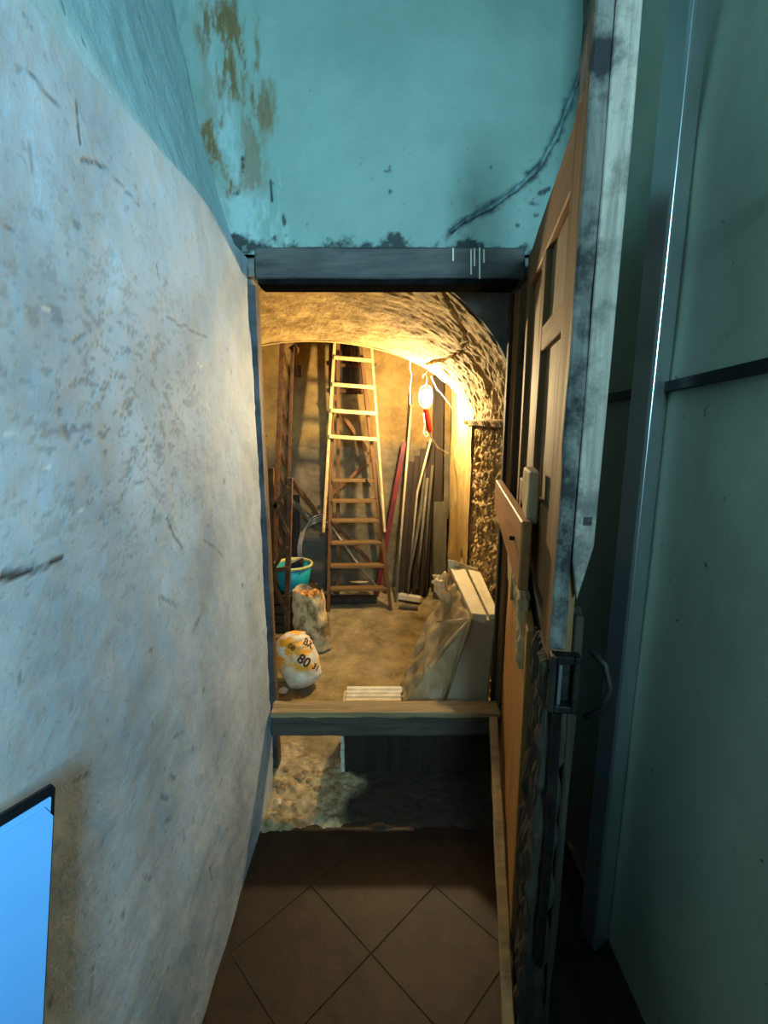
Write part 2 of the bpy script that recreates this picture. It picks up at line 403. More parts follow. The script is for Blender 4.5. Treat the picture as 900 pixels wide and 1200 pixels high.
struct(MB().box((-1.6, 1.95, 0), (-0.60, 1.86, 2.0)).build('wall_back_inner', M_spandrel), 'inner side of the doorway wall, left part')
# right wall
ys = np.linspace(-1.9, 1.80, 160); zs = np.linspace(0, TOP, 130)
Yg, Zg = np.meshgrid(ys, zs, indexing='ij'); pp = np.stack([0*Yg.ravel(), Yg.ravel(), Zg.ravel()], 1)
Xr = XR + 0.006 * fbm(pp, 1.6, 3) + 0.10 * np.clip((pp[:, 2] - 2.1) / 0.9, 0, 1)
struct(grid('wall_right', np.stack([Xr, pp[:, 1], pp[:, 2]], 1), len(ys), len(zs), M_right, flip=True), 'dark teal painted wall on the right')
struct(MB().box((-0.9, -1.9, TOP), (0.9, 1.95, TOP + 0.1)).build('ceiling', M_ceil))
struct(MB().box((-0.8, -2.0, 0), (0.8, -1.9, TOP)).build('wall_rear', M_ceil))
# dado strip along the right wall
b = MB(); prev = None
strip = [(-0.3, 1.650), (0.3, 1.625), (0.8, 1.592), (1.2, 1.568), (1.55, 1.555), (1.79, 1.548)]
for (y0, z0), (y1, z1) in zip(strip[:-1], strip[1:]):
    b.hexa([(0.640,y0,z0-.011),(0.668,y0,z0-.011),(0.668,y1,z1-.011),(0.640,y1,z1-.011),(0.640,y0,z0+.011),(0.668,y0,z0+.011),(0.668,y1,z1+.011),(0.640,y1,z1+.011)])
struct(b.build('trim_2', M_cable), 'dark ledge strip along the right wall')
# floor base and terracotta tiles laid diagonally
floor = struct(MB().box((-0.75, -1.9, -0.06), (0.75, 1.62, -0.0010)).build('floor', M_grout), 'dark floor of the passage')
def clip_poly(poly, lo, hi):
    for ax, lim, sg in ((0, lo[0], 1), (0, hi[0], -1), (1, lo[1], 1), (1, hi[1], -1)):
        out = []
        for i in range(len(poly)):
            a, b_ = poly[i], poly[(i+1) % len(poly)]
            da, db = (a[ax]-lim)*sg, (b_[ax]-lim)*sg
            if da >= 0: out.append(a)
            if da*db < 0:
                t = da/(da-db); out.append((a[0]+t*(b_[0]-a[0]), a[1]+t*(b_[1]-a[1])))
        poly = out
        if not poly: return poly
    return poly
TS = 0.285; h = TS / math.sqrt(2); n0 = (-0.037, 1.099)
for i in range(-8, 8):
    for j in range(-8, 8):
        cx = n0[0] + (i - j) * h; cy = n0[1] + (i + j + 1) * h
        g = h - 0.0025
        poly = clip_poly([(cx, cy-g), (cx+g, cy), (cx, cy+g), (cx-g, cy)], (-0.452, 0.1), (0.652, 1.53))
        if len(poly) < 3: continue
        area_ = abs(sum(poly[q][0]*poly[(q+1) % len(poly)][1]-poly[(q+1) % len(poly)][0]*poly[q][1] for q in range(len(poly))))/2
        if area_ < 0.0008: continue
        dz = random.uniform(0.0001, 0.0011); nn = len(poly)
        ti = random.uniform(-.002, .002); tj = random.uniform(-.002, .002)
        top = [(x, y, dz + (x-cx)*ti + (y-cy)*tj) for x, y in poly]; bot = [(x, y, -0.00095) for x, y in poly]
        MB().add(bot + top, [tuple(range(nn))[::-1], tuple(range(nn, 2*nn))] + [(q, (q+1) % nn, nn+(q+1) % nn, nn+q) for q in range(nn)]).build('tile', M_tile, floor, bevel=0.0003)
# ------------------------------------------------------------------ setting: vaulted store
YF, YR, XV, X0 = 2.0, 3.07, 0.53, -0.45
def arc(th, s):      # s 0 front .. 1 rear
    a = 0.985; bb = 0.69 + (0.47 - 0.69) * s
    e = 1.0 + 0.12 * s
    c, sn = np.cos(th), np.sin(th)
    return X0 + a * np.sign(c) * np.abs(c)**(2/2.0), 1.5 + bb * np.abs(sn)**e
nt, ns = 420, 170
th = np.linspace(0.0, math.pi, nt); sv = np.linspace(0, 1, ns)
T, S = np.meshgrid(th, sv, indexing='ij'); T = T.ravel(); S = S.ravel()
ax_, az_ = arc(T, S); yy = YF - 0.02 + (YR - YF + 0.02) * S
pp = np.stack([ax_, yy, az_], 1)
nrm = np.stack([-np.cos(T), 0*T, -np.sin(T)], 1)
rough = np.clip(1.15 - T / 1.2, 0.25, 1.0)
d = 0.012 * fbm(pp, 3.0, 3) + rough * 0.0075 * fbm(pp * np.array([1, 1.5, 1]), 18.0, 5, 0.62)
crk = [(P(497,437,3.02)), (P(520,412,2.72)), (P(543,385,2.40)), (P(546,368,2.25)), (P(528,348,2.10)), (P(515,335,2.0))]
crk = [(math.acos(max(-1, min(1, (c.x - X0) / 0.985))), (c.y - YF) / (YR - YF)) for c in crk]
for a_, b_ in zip(crk[:-1], crk[1:]):
    dd, t = segdist(T + 0.015 * fbm(pp, 20, 2), S + 0.015 * fbm(pp + 5, 20, 2), a_, b_); d = d - 0.022 * np.clip(1 - dd / 0.018, 0, 1)
dd, t = segdist(T, S, (0.02, 0.25), (0.42, 0.38)); d = d - 0.02 * np.clip(1 - dd / 0.05, 0, 1)
co = pp + nrm * d[:, None]
struct(grid('ceiling_vault', co, nt, ns, M_vault, flip=True), 'lumpy limewashed barrel vault behind the doorway')
# spandrel facing the doorway above the arch
sp = MB(); tt = np.linspace(0, math.pi, 60); fx, fz = arc(tt, 0.0)
for i in range(59):
    a = (fx[i], fz[i]); c = (fx[i+1], fz[i+1])
    sp.hexa([(a[0], 1.951, a[1]), (c[0], 1.951, c[1]), (c[0], 1.985, c[1]), (a[0], 1.985, a[1]), (a[0], 1.951, 2.3), (c[0], 1.951, 2.3), (c[0], 1.985, 2.3), (a[0], 1.985, 2.3)])
sp.box((XV, 1.951, 0), (0.74, 1.985, 2.3))
struct(sp.build('wall_spandrel', M_spandrel, rough=0.0), 'grey cement spandrel over the vault opening')
rs = MB(); rx, rz = arc(tt, 1.0)
for i in range(59):
    a = (rx[i], rz[i]); c = (rx[i+1], rz[i+1])
    rs.hexa([(a[0], YR, a[1]), (c[0], YR, c[1]), (c[0], YR+.04, c[1]), (a[0], YR+.04, a[1]), (a[0], YR, 2.7), (c[0], YR, 2.7), (c[0], YR+.04, 2.7), (a[0], YR+.04, 2.7)])
struct(rs.build('wall_arch_rear', M_smooth), 'plaster face over the inner side of the vault')
# right flank: rough stone, then smooth plaster
ys = np.linspace(1.96, 2.86, 210); zs = np.linspace(0, 1.53, 330)
Yg, Zg = np.meshgrid(ys, zs, indexing='ij'); pp = np.stack([0*Yg.ravel(), Yg.ravel(), Zg.ravel()], 1)
rdg = 1 - np.abs(fbm(pp, 10.0, 5, 0.6))
hole = np.clip(fbm(pp + 2, 14.0, 3) - 0.25, 0, 1)
Xs = XV + 0.015 - 0.028 * (rdg - 0.5) + 0.05 * hole + 0.006 * fbm(pp, 50, 3)
Xs = np.where(pp[:, 1] > 2.80, Xs + (0.52 - Xs) * np.clip((pp[:, 1] - 2.80) / 0.06, 0, 1), Xs)
struct(grid('wall_flank_rough', np.stack([Xs, pp[:, 1], pp[:, 2]], 1), len(ys), len(zs), M_stone, flip=True), 'rough pitted stone flank under the vault')
ys = np.linspace(2.84, 3.72, 120); zs = np.linspace(0, 2.7, 200)
Yg, Zg = np.meshgrid(ys, zs, indexing='ij'); pp = np.stack([0*Yg.ravel(), Yg.ravel(), Zg.ravel()], 1)
Xs = 0.515 + 0.006 * fbm(pp, 4, 4) + 0.04 * np.clip((pp[:, 2] - 1.45) / 0.3, 0, 1) * (pp[:, 1] < 3.05) 
dh = np.hypot(pp[:, 1] - 3.05, (pp[:, 2] - 0.60)); Xs += 0.05 * np.clip(1 - dh / 0.05, 0, 1)
struct(grid('wall_flank_smooth', np.stack([Xs, pp[:, 1], pp[:, 2]], 1), len(ys), len(zs), M_smooth, flip=True), 'smooth yellow plaster flank with a small hole')
b = MB(); yl = np.linspace(1.98, 2.95, 30)
for a, c in zip(yl[:-1], yl[1:]):
    ja = 0.008*math.sin(a*23) + random.uniform(-.002, .002)
    b.hexa([(0.495+ja,a,1.465),(0.57,a,1.465),(0.57,c,1.465),(0.495+ja,c,1.465),(0.485+ja,a,1.49),(0.57,a,1.505),(0.57,c,1.505),(0.485+ja,c,1.49)])
struct(b.build('trim_3', M_vault, bevel=0.002, rough=0.004), 'thin plaster ledge where the vault springs')
# back, left, floor and upper ceiling of the store
xs = np.linspace(-1.6, 0.75, 240); zs = np.linspace(0, 2.72, 260)
Xg, Zg = np.meshgrid(xs, zs, indexing='ij'); pp = np.stack([Xg.ravel(), 0*Xg.ravel(), Zg.ravel()], 1)
Yw = 4.10 - 0.02 * fbm(pp, 1.8, 4) - 0.012 * fbm(pp, 9, 3) * (pp[:, 2] < 1.25)
struct(grid('wall_store_back', np.stack([pp[:, 0], Yw, pp[:, 2]], 1), len(xs), len(zs), M_backwall, flip=False), 'stained tan plaster wall at the back of the store')
struct(MB().box((0.56, 3.70, 0), (0.66, 4.14, 2.7)).build('wall_store_right', M_spandrel))
ys = np.linspace(1.9, 4.14, 120); zs = np.linspace(0, 2.72, 100)
Yg, Zg = np.meshgrid(ys, zs, indexing='ij'); pp = np.stack([0*Yg.ravel(), Yg.ravel(), Zg.ravel()], 1)
struct(grid('wall_store_left', np.stack([-1.43 + 0.03*fbm(pp, 3, 4), pp[:, 1], pp[:, 2]], 1), len(ys), len(zs), M_backwall), 'side wall of the store')
struct(MB().box((-1.55, 3.0, 2.7), (0.7, 4.2, 2.78)).build('ceiling_store', M_backwall))
xs = np.linspace(-1.45, 0.60, 330); ys = np.linspace(1.44, 4.12, 420)
Xg, Yg = np.meshgrid(xs, ys, indexing='ij'); pp = np.stack([Xg.ravel(), Yg.ravel(), 0*Xg.ravel()], 1)
Zf = 0.006 + 0.008 * fbm(pp, 2.5, 3) + 0.006 * fbm(pp, 18, 4) + 0.006 * np.abs(fbm(pp, 45, 2)) * (pp[:, 1] < 2.0)
edgef = np.clip((pp[:, 1] - 1.46 - 0.03 * fbm(pp, 8, 3) - 0.03) / 0.06, 0, 1)
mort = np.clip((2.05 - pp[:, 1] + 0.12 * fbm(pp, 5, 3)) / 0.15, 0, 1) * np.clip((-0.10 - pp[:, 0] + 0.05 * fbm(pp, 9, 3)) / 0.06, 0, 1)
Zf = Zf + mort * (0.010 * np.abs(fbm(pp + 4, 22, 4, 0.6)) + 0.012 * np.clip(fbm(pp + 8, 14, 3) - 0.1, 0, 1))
Zf = Zf * edgef - 0.02 * (1 - edgef)
struct(grid('floor_store', np.stack([pp[:, 0], pp[:, 1], Zf], 1), len(xs), len(ys), M_dirt, {'mortar': mort, 'painted_shade': np.clip((1.98 - pp[:, 1] + 0.06 * fbm(pp, 6, 3)) / 0.1, 0, 1) * (1 - mort)}, flip=False), 'dusty dirt floor of the store')

# ------------------------------------------------------------------ doorway frame
o = thing('lintel', 'weathered blue grey lintel over the doorway', 'lintel', (0.02, 1.775, 1.955))
a = P(299, 333, 1.765); c = P(617, 290, 1.765)
MB().box((a.x, 1.765, 1.972), (c.x, 1.86, 2.075)).build('beam', M_lintel, o, bevel=0.006, cuts=3, rough=0.004, seed=2)
MB().box((a.x + .01, 1.755, 1.952), (c.x - .02, 1.86, 1.972)).build('drip_strip', mottled('matt_black', (14, 14, 14), (24, 24, 23), 20, 1.0, 0.2, spec=0.0), o, bevel=0.003, cuts=2, rough=0.003)  # matt black strip along the underside of the lintel
for px, y0, y1 in ((531, 291, 306), (552, 292, 322), (556, 291, 312), (562, 290, 328), (567, 292, 308)):
    p0 = P(px, y0, 1.762); p1 = P(px, y1, 1.762)
    MB().bar(p0, p1, 0.005, 0.003, (0, 1, 0)).build('paint_drip', M_chalk, o)
o = thing('door_jamb_strip', 'narrow blue grey frame strip on the left jamb beside the broken plaster', 'door frame', (-0.462, 1.80, 0))
MB().box((-0.475, 1.768, 0.06), (-0.447, 1.80, 1.955)).build('outer_strip', M_frame, o, bevel=0.003, cuts=4, rough=0.006, seed=4)
MB().box((-0.475, 1.802, 0.03), (-0.455, 1.87, 1.955)).build('inner_strip', M_jamb, o, bevel=0.003, cuts=3, rough=0.004, seed=5)
o = thing('door_jamb_post', 'brown wooden hinge post on the right of the doorway', 'door frame', (0.505, 1.83, 0))
MB().box((0.478, 1.80, 0.0), (0.524, 1.87, 1.952)).build('post', M_jamb, o, bevel=0.004, cuts=3, rough=0.003)
MB().box((0.466, 1.872, 0.0), (0.524, 1.90, 1.952)).build('rebate_strip', M_darkwood, o, bevel=0.003)
for z in (0.55, 1.75):
    MB().tube([(0.495, 1.790, z - 0.05), (0.495, 1.790, z + 0.05)], 0.009, 10).build('hinge_barrel', M_iron, o)
o = thing('threshold_beam', 'dusty wooden beam across the foot of the doorway', 'beam', (0.0, 1.74, 0.266))
MB().box((-0.452, 1.700, 0.338), (0.462, 1.785, 0.362)).build('top_board', M_beam, o, bevel=0.004, cuts=4, rough=0.005, seed=1)
MB().box((-0.452, 1.712, 0.250), (0.475, 1.775, 0.3375)).build('beam', M_beamdark, o, bevel=0.004, cuts=4, rough=0.004, seed=3)

# ------------------------------------------------------------------ door, swung towards the viewer
ang = math.atan2(-0.983, -0.182)
D = thing('door_1', 'old wooden panelled door swung open with patched boards and broken grey edge', 'door', (0.492, 1.762, 0.0), ang); D['kind'] = 'structure'
def dbox(name, u0, u1, z0, z1, y0, y1, m, par=None, bv=0.003, cuts=2, rg=0.002, seed=0):
    return MB().box((u0, y0, z0), (u1, y1, z1)).build(name, m, par or D, local=True, bevel=bv, cuts=cuts, rough=rg, seed=seed)
dbox('hinge_stile', 0.0, 0.085, 0.05, 2.04, 0, 0.042, M_doorwood)
dbox('lock_stile', 0.775, 0.895, 1.02, 2.045, 0, 0.042, M_doorwood, cuts=3)
dbox('top_rail', 0.086, 0.774, 1.925, 2.045, 0.002, 0.040, M_doorrail)
MB().hexa([(0.775,0.0,2.0455),(0.895,0.0,2.0455),(0.895,0.042,2.0455),(0.775,0.042,2.0455),(0.80,0.0,2.32),(0.895,0.0,2.32),(0.895,0.042,2.32),(0.80,0.042,2.32)]).build('stile_horn', M_weatherdark, D, local=True, bevel=0.003, cuts=3, rough=0.004, seed=6)
dbox('muntin', 0.40, 0.462, 1.30, 1.924, 0.001, 0.041, M_doorwood)
dbox('middle_rail', 0.463, 0.774, 1.675, 1.735, 0.002, 0.040, M_doorrail)
dbox('lock_rail', 0.086, 0.774, 1.10, 1.299, 0.003, 0.040, M_doorrail)
dbox('panel', 0.463, 0.774, 1.736, 1.924, 0.018, 0.028, M_doorpanel, bv=0.0)
dbox('panel', 0.463, 0.774, 1.300, 1.674, 0.018, 0.028, M_doorpanel, bv=0.0)
dbox('panel', 0.086, 0.399, 1.300, 1.924, 0.018, 0.028, M_doorpanel, bv=0.0)
# lower half closed with an orange board
MB().hexa([(0.03,-0.014,0.04),(0.70,-0.014,0.04),(0.70,0.006,0.04),(0.03,0.006,0.04),
           (0.03,-0.014,1.12),(0.66,-0.014,0.98),(0.66,0.006,0.98),(0.03,0.006,1.12)]).build('lower_board', M_orange, D, local=True, bevel=0.002, cuts=3, rough=0.002)
dbox('bottom_rail', 0.086, 0.774, 0.05, 0.22, 0.007, 0.04, M_doorrail)
dbox('lower_panel', 0.086, 0.774, 0.2201, 1.099, 0.016, 0.030, M_rotten, bv=0)
# the rotten lower part of the lock stile
MB().box((0.705, -0.006, 0.03), (0.895, 0.044, 1.019)).build('rotten_stile', M_rotten, D, local=True, bevel=0.006, cuts=5, rough=0.014, seed=8)
# boards nailed over the lock rail
nb = MB().hexa([(-0.02,-0.075,1.165),(0.66,-0.042,1.085),(0.66,-0.017,1.085),(-0.02,-0.050,1.165),
           (-0.02,-0.075,1.275),(0.66,-0.042,1.258),(0.66,-0.017,1.258),(-0.02,-0.050,1.275)]).build('nailed_board', M_orangex, D, local=True, bevel=0.003, cuts=2, rough=0.0015)
MB().tube([(0.55,-0.060,1.19),(0.55,-0.043,1.19)], 0.006, 8).build('nail', M_iron, nb, local=True)
MB().box((0.50, -0.028, 1.245), (0.625, -0.001, 1.375)).build('packing_block', M_paleblock, D, local=True, bevel=0.004, cuts=2, rough=0.003)
MB().hexa([(0.10,-0.026,0.96),(0.26,-0.026,0.90),(0.26,-0.002,0.90),(0.10,-0.002,0.96),(0.02,-0.026,1.16),(0.30,-0.026,1.06),(0.30,-0.002,1.06),(0.02,-0.002,1.16)]).build('wedge_block', M_paleblock, D, local=True, bevel=0.004, cuts=2, rough=0.004)
MB().hexa([(0.50,-0.026,0.88),(0.60,-0.026,0.84),(0.62,-0.002,0.84),(0.50,-0.002,0.88),(0.30,-0.026,1.10),(0.56,-0.026,1.02),(0.58,-0.002,1.02),(0.30,-0.002,1.10)]).build('splintered_block', M_paleblock, D, local=True, bevel=0.005, cuts=3, rough=0.012, seed=4)
# weathered strips on the leading edge
MB().box((0.896, -0.002, 1.06), (0.912, 0.026, 2.33)).build('edge_strip', M_weatherdark, D, local=True, bevel=0.003, cuts=4, rough=0.004, seed=3)
eb = MB()
prof = [(0.027, 1.24), (0.040, 1.165), (0.062, 1.27), (0.066, 1.95), (0.062, 2.33), (0.027, 2.33)]
n = len(prof)
eb.add([(0.880, y, z) for y, z in prof] + [(0.916, y, z) for y, z in prof], [tuple(range(n))[::-1], tuple(range(n, 2*n))] + [(q, (q+1) % n, n+(q+1) % n, n+q) for q in range(n)])
ebo = eb.build('broken_edge_batten', M_weather, D, local=True, bevel=0.002)
ebo['label'] = 'pale weathered batten ending in a broken point'
MB().box((0.9165, 0.040, 1.31), (0.9185, 0.054, 1.325)).build('nail_hole', M_iron, ebo, local=True)
dbox('back_batten', 0.84, 0.890, 0.05, 1.12, 0.045, 0.062, M_rotten, cuts=3, rg=0.006)
# iron lock and latch
lk = MB(); lk.box((0.897, 0.000, 0.93), (0.925, 0.012, 1.05)); lk.box((0.897, 0.044, 0.93), (0.925, 0.056, 1.05)); lk.box((0.897, 0.0121, 1.035), (0.925, 0.0439, 1.05)); lk.box((0.897, 0.0121, 0.93), (0.925, 0.0439, 0.945)); lk.box((0.895, 0.0121, 0.9451), (0.903, 0.0439, 1.0349))
lko = lk.build('lock_case', M_iron, D, local=True, bevel=0.002)
MB().tube([(0.915, 0.020, 0.945), (0.915, 0.020, 1.03)], 0.004, 8).build('lock_bolt', M_steel, lko, local=True)
MB().tube([(0.912, 0.022, 0.30), (0.912, 0.024, 0.60), (0.912, 0.020, 0.925)], 0.010, 8).build('latch_bar', M_iron, D, local=True)
MB().tube([(0.91, 0.075, 0.92), (0.93, 0.10, 0.95), (0.935, 0.108, 1.0), (0.92, 0.10, 1.04), (0.90, 0.075, 1.06)], 0.007, 8).build('pull_handle', M_iron, D, local=True, smooth=True)

# loose batten leaning on the threshold beam along the door
tag(MB().bar((0.428, 1.682, 0.352), (0.305, 0.90, 0.016), 0.030, 0.024).build('leaning_batten', M_beam, bevel=0.003, cuts=4, rough=0.004),
    'long dusty batten propped from the threshold beam down along the door', 'batten')

# ------------------------------------------------------------------ passage things
# steel post on the right wall
o = thing('steel_post', 'tall steel angle post fixed upright on the dark teal wall', 'post', (0.625, 1.13, 0))
pb = MB()
pr = [(0.585, 1.165), (0.598, 1.110), (0.604, 1.104), (0.612, 1.106), (0.655, 1.135), (0.655, 1.165)]
n = len(pr); pb.add([(x, y, 0.0) for x, y in pr] + [(x, y, TOP - .005) for x, y in pr], [tuple(range(n)), tuple(range(n, 2*n))] + [(q, (q+1) % n, n+(q+1) % n, n+q) for q in range(n)])
pb.build('profile', M_steel, o, bevel=0.001)
MB().box((0.575, 1.095, 0.0), (0.650, 1.175, 0.006)).build('foot_plate', M_iron, o)
# wall hook at the right edge of view
hk = thing('wall_hook', 'small dark iron hook fixed to the teal wall', 'hook', (0.655, 0.81, 1.88))
MB().lathe([(0.0, 0), (0.014, 0.001), (0.014, 0.006), (0.0, 0.007)], 14).build('plate', M_iron, hk, local=True).rotation_euler = (0, -math.pi/2, 0)
MB().tube([(0.65, 0.81, 1.882), (0.625, 0.81, 1.88), (0.615, 0.81, 1.892), (0.620, 0.81, 1.905)], 0.006, 8).build('prong', M_iron, hk, smooth=True)
# cable across the turquoise wall
pts = [P(x, y, YB - 0.006) for x, y in cable_px]
co_ = []
for a_, b_ in zip(pts[:-1], pts[1:]):
    for q in range(4): co_.append(a_.lerp(b_, q / 4) + Vector((random.uniform(-.001, .001), 0, random.uniform(-.001, .001))))
tag(MB().tube(co_, [0.0075 + 0.0015 * math.sin(i * 1.7) for i in range(len(co_))], 8).build('wall_cable', M_back.copy() if False else mottled('painted_cable', (50, 66, 68), (116, 146, 146), 22, 0.7, 0.4), smooth=True),
    'painted over cable curving across the turquoise wall above the lintel', 'cable')
# board with white sheets at the left edge, blue light put into their colour
bx = thing('clip_board', 'black edged board with blue lit sheets standing at the left wall', 'board', (-0.42, 0.40, 0.35))
TR_ = Vector((-0.398, 0.503, 1.066)); WV = Vector((-0.50, -0.866, 0)); DV = Vector((0, -0.265, -0.964)); NV = WV.cross(DV).normalized()
if NV.x < 0: NV = -NV
def sheet(name, m, off_, th_, inset, wid, top, hgt, cut):
    pf = [(inset, top + cut), (inset + cut * 0.6, top), (wid, top), (wid, hgt), (inset, hgt)]
    nn = len(pf); q_ = [TR_ + WV * a_ + DV * b_ + NV * off_ for a_, b_ in pf]
    return MB().add(q_ + [p_ + NV * th_ for p_ in q_], [tuple(range(nn)), tuple(range(nn, 2*nn))] + [(q, (q+1) % nn, nn+(q+1) % nn, nn+q) for q in range(nn)]).build(name, m, bx)
M_black = mottled('black_board', (14, 15, 17), (24, 26, 28), 12, 0.5, 0.1)
M_blue = mottled('blue_lit_sheet', (124, 190, 255), (132, 198, 255), 3, 0.5, 0.03)
sheet('backing_board', M_black, -0.006, 0.0055, -0.002, 0.095, -0.002, 0.60, 0.006)
sheet('rear_sheet', M_blue, 0.0, 0.001, 0.003, 0.094, 0.010, 0.60, 0.002)
sheet('front_sheet', M_blue, 0.0015, 0.0012, 0.0005, 0.094, 0.018, 0.60, 0.016)

# ------------------------------------------------------------------ inspection lamp
BX, BY, BZ = tuple(P(499, 467, 3.17))
L = thing('inspection_lamp', 'glowing hand lamp with red grip hanging under the vault', 'lamp', (BX, BY, BZ - 0.21))
kb = NT('bulb_glow'); kb.b.inputs['Emission Color'].default_value = (1.0, 0.73, 0.37, 1); kb.b.inputs['Emission Strength'].default_value = BULB_W
kb.b.inputs['Base Color'].default_value = (1, 0.9, 0.7, 1)
prof = [(0.0, 0.062), (0.014, 0.058), (0.024, 0.045), (0.029, 0.025), (0.028, 0.005), (0.021, -0.018), (0.014, -0.036), (0.012, -0.05)]
MB().lathe(prof, 20, (BX, BY, BZ)).build('bulb', kb.m, L, smooth=True)
ax0 = Vector((BX, BY, BZ - 0.05)); ax1 = Vector((BX + 0.035, BY, BZ - 0.215))
d_ = (ax1 - ax0)
MB().tube([ax0, ax0 + d_*0.12, ax0 + d_*0.2, ax0 + d_*0.5, ax0 + d_*0.9, ax1], [0.016, 0.022, 0.019, 0.022, 0.020, 0.012], 16).build('grip', M_redgrip, L, smooth=True)
cg = MB()
for q in range(5):
    a = 2*math.pi*q/5 + 0.3
    cg.tube([Vector((BX + r*math.cos(a), BY + r*math.sin(a), BZ + z)) for r, z in ((0.02, -0.055), (0.042, -0.03), (0.045, 0.03), (0.035, 0.07), (0.0, 0.09))], 0.0013, 5)
cg.tube([Vector((BX + 0.045*math.cos(t_), BY + 0.045*math.sin(t_), BZ + 0.01)) for t_ in np.linspace(0, 2*math.pi, 20)], 0.0013, 5)
guard = cg.build('wire_guard', M_palepole, L, smooth=True)
MB().tube([(BX, BY, BZ + 0.09), (BX + .006, BY, BZ + 0.13), (BX - .004, BY, BZ + .155), (BX - .02, BY, BZ + .15), (BX - .022, BY, BZ + .13)], 0.003, 6).build('hook', M_palepole, guard, smooth=True)
MB().tube([(BX - .002, BY + .0, BZ + 0.157), (BX - .004, 3.09, BZ + 0.162)], 0.003, 6).build('nail', M_iron, L)
cp = [ax1, ax1 + Vector((0.01, 0, -0.04)), ax1 + Vector((0.05, 0.03, -0.10)), ax1 + Vector((0.12, 0.10, -0.14)), Vector((0.49, 3.5, 1.25))]
MB().tube(cp, 0.004, 6).build('cord', M_greycable, L, smooth=True)
tag(MB().tube([P(497,485,3.22), P(498,497,3.22), P(496,507,3.22), P(499,512,3.22), P(502,510,3.22), P(500,506,3.22), P(497,508,3.22)], 0.0045, 6).build('knotted_string', M_string, smooth=True),
    'short white string with a knot beside the red lamp grip', 'string')
tag(MB().tube([P(481,413,3.09), P(480.5,424,3.115), P(480,432,3.125), P(482,440,3.125), P(480,455,3.125), P(480,474,3.125)], 0.004, 6).build('hanging_string', M_string, smooth=True),
    'white string hanging from the vault left of the lamp', 'string')
tag(MB().tube([P(505,441,3.2), P(512,456,3.3), P(517,461,3.35), P(527,474,3.5), Vector((0.51, 3.6, 1.55))], 0.003, 6).build('loose_wire', M_string, smooth=True),
    'thin pale wire running from the lamp to the yellow flank wall', 'wire')

# ------------------------------------------------------------------ step ladder
LD = thing('step_ladder', 'tall brown wooden step ladder with pale upper rungs at the back wall', 'ladder', (-0.22, 3.62, 0))
def onrail(px, py):     # depth of the leaning front frame at that picture height
    Y = 3.6
    for _ in range(4): Y = 3.58 + 0.135 * max(P(px, py, Y).z, 0)
    return P(px, py, Y)
def onfloor(px, py): p = PZ(px, py, 0.0); return p
lb, lt = onrail(385, 722), onrail(391, 392); rb_, rt = onrail(458, 712), onrail(421, 392)
lb.z = 0.004; rb_.z = 0.004; lb.y = 3.58; rb_.y = 3.60
MB().bar(lb, lt, 0.026, 0.05, (0, 1, 0)).build('rail', M_ladder, LD, bevel=0.002)
MB().bar(rb_, rt, 0.026, 0.05, (0, 1, 0)).build('rail', M_ladder, LD, bevel=0.002)
def rail_at(a, c, z): t = (z - a.z) / (c.z - a.z); return a.lerp(c, t)
for py in (563, 587, 610, 636, 663, 690):
    z = onrail(386, py).z
    MB().bar(rail_at(lb, lt, z) + Vector((.014, 0, 0)), rail_at(rb_, rt, z) - Vector((.014, 0, 0)), 0.075, 0.022, (0, 0, 1)).build('tread', M_tread, LD, bevel=0.002)
# pale upper section in front: lit part of the rails put into the colour
off = Vector((0, -0.045, 0))
pl0, pl1 = onrail(380, 622) + off, onrail(393, 398) + off
pr0, pr1 = onrail(451, 622) + off, onrail(435, 398) + off
MB().bar(pl0, pl1, 0.022, 0.030, (0, 1, 0)).build('pale_rail', M_pale, LD, bevel=0.003)
MB().bar(pr0, pr1, 0.018, 0.030, (0, 1, 0)).build('pale_rail', M_pale, LD, bevel=0.003)
for py in (422, 453, 483, 513):
    z = onrail(415, py).z
    a = rail_at(pl0, pl1, z + 0.012); c = rail_at(pr0, pr1, z - 0.012)
    MB().bar(a + Vector((0, -.018, 0)), c + Vector((0, -.018, 0)), 0.03, 0.030, (0, 0, 1)).build('rung', M_pale, LD, bevel=0.005)
MB().bar(lt + Vector((-.02, 0, .01)), rt + Vector((.06, 0, .01)), 0.12, 0.03).build('top_cap', M_ladder, LD, bevel=0.003)
r0 = Vector((lb.x + .04, 3.96, 0.004)); r1 = Vector((rb_.x - .03, 3.96, 0.004))
MB().bar(r0, lt + Vector((.03, .045, -.03)), 0.026, 0.04, (0, 1, 0)).build('rear_leg', M_ladder, LD, bevel=0.002)
MB().bar(r1, rt + Vector((.0, .045, -.03)), 0.026, 0.04, (0, 1, 0)).build('rear_leg', M_ladder, LD, bevel=0.002)
for (a, c) in (((391, 470), (437, 538)), ((386, 582), (440, 533)), ((388, 610), (440, 665))):
    MB().bar(P(*a, 3.93), P(*c, 3.93), 0.03, 0.018, (0, 1, 0)).build('brace', M_ladder, LD, bevel=0.002)
MB().tube([P(432,530,3.70), P(429,545,3.69), P(430,562,3.68), P(434,570,3.68)], 0.005, 6).build('tie_cord', M_cable, LD, smooth=True)

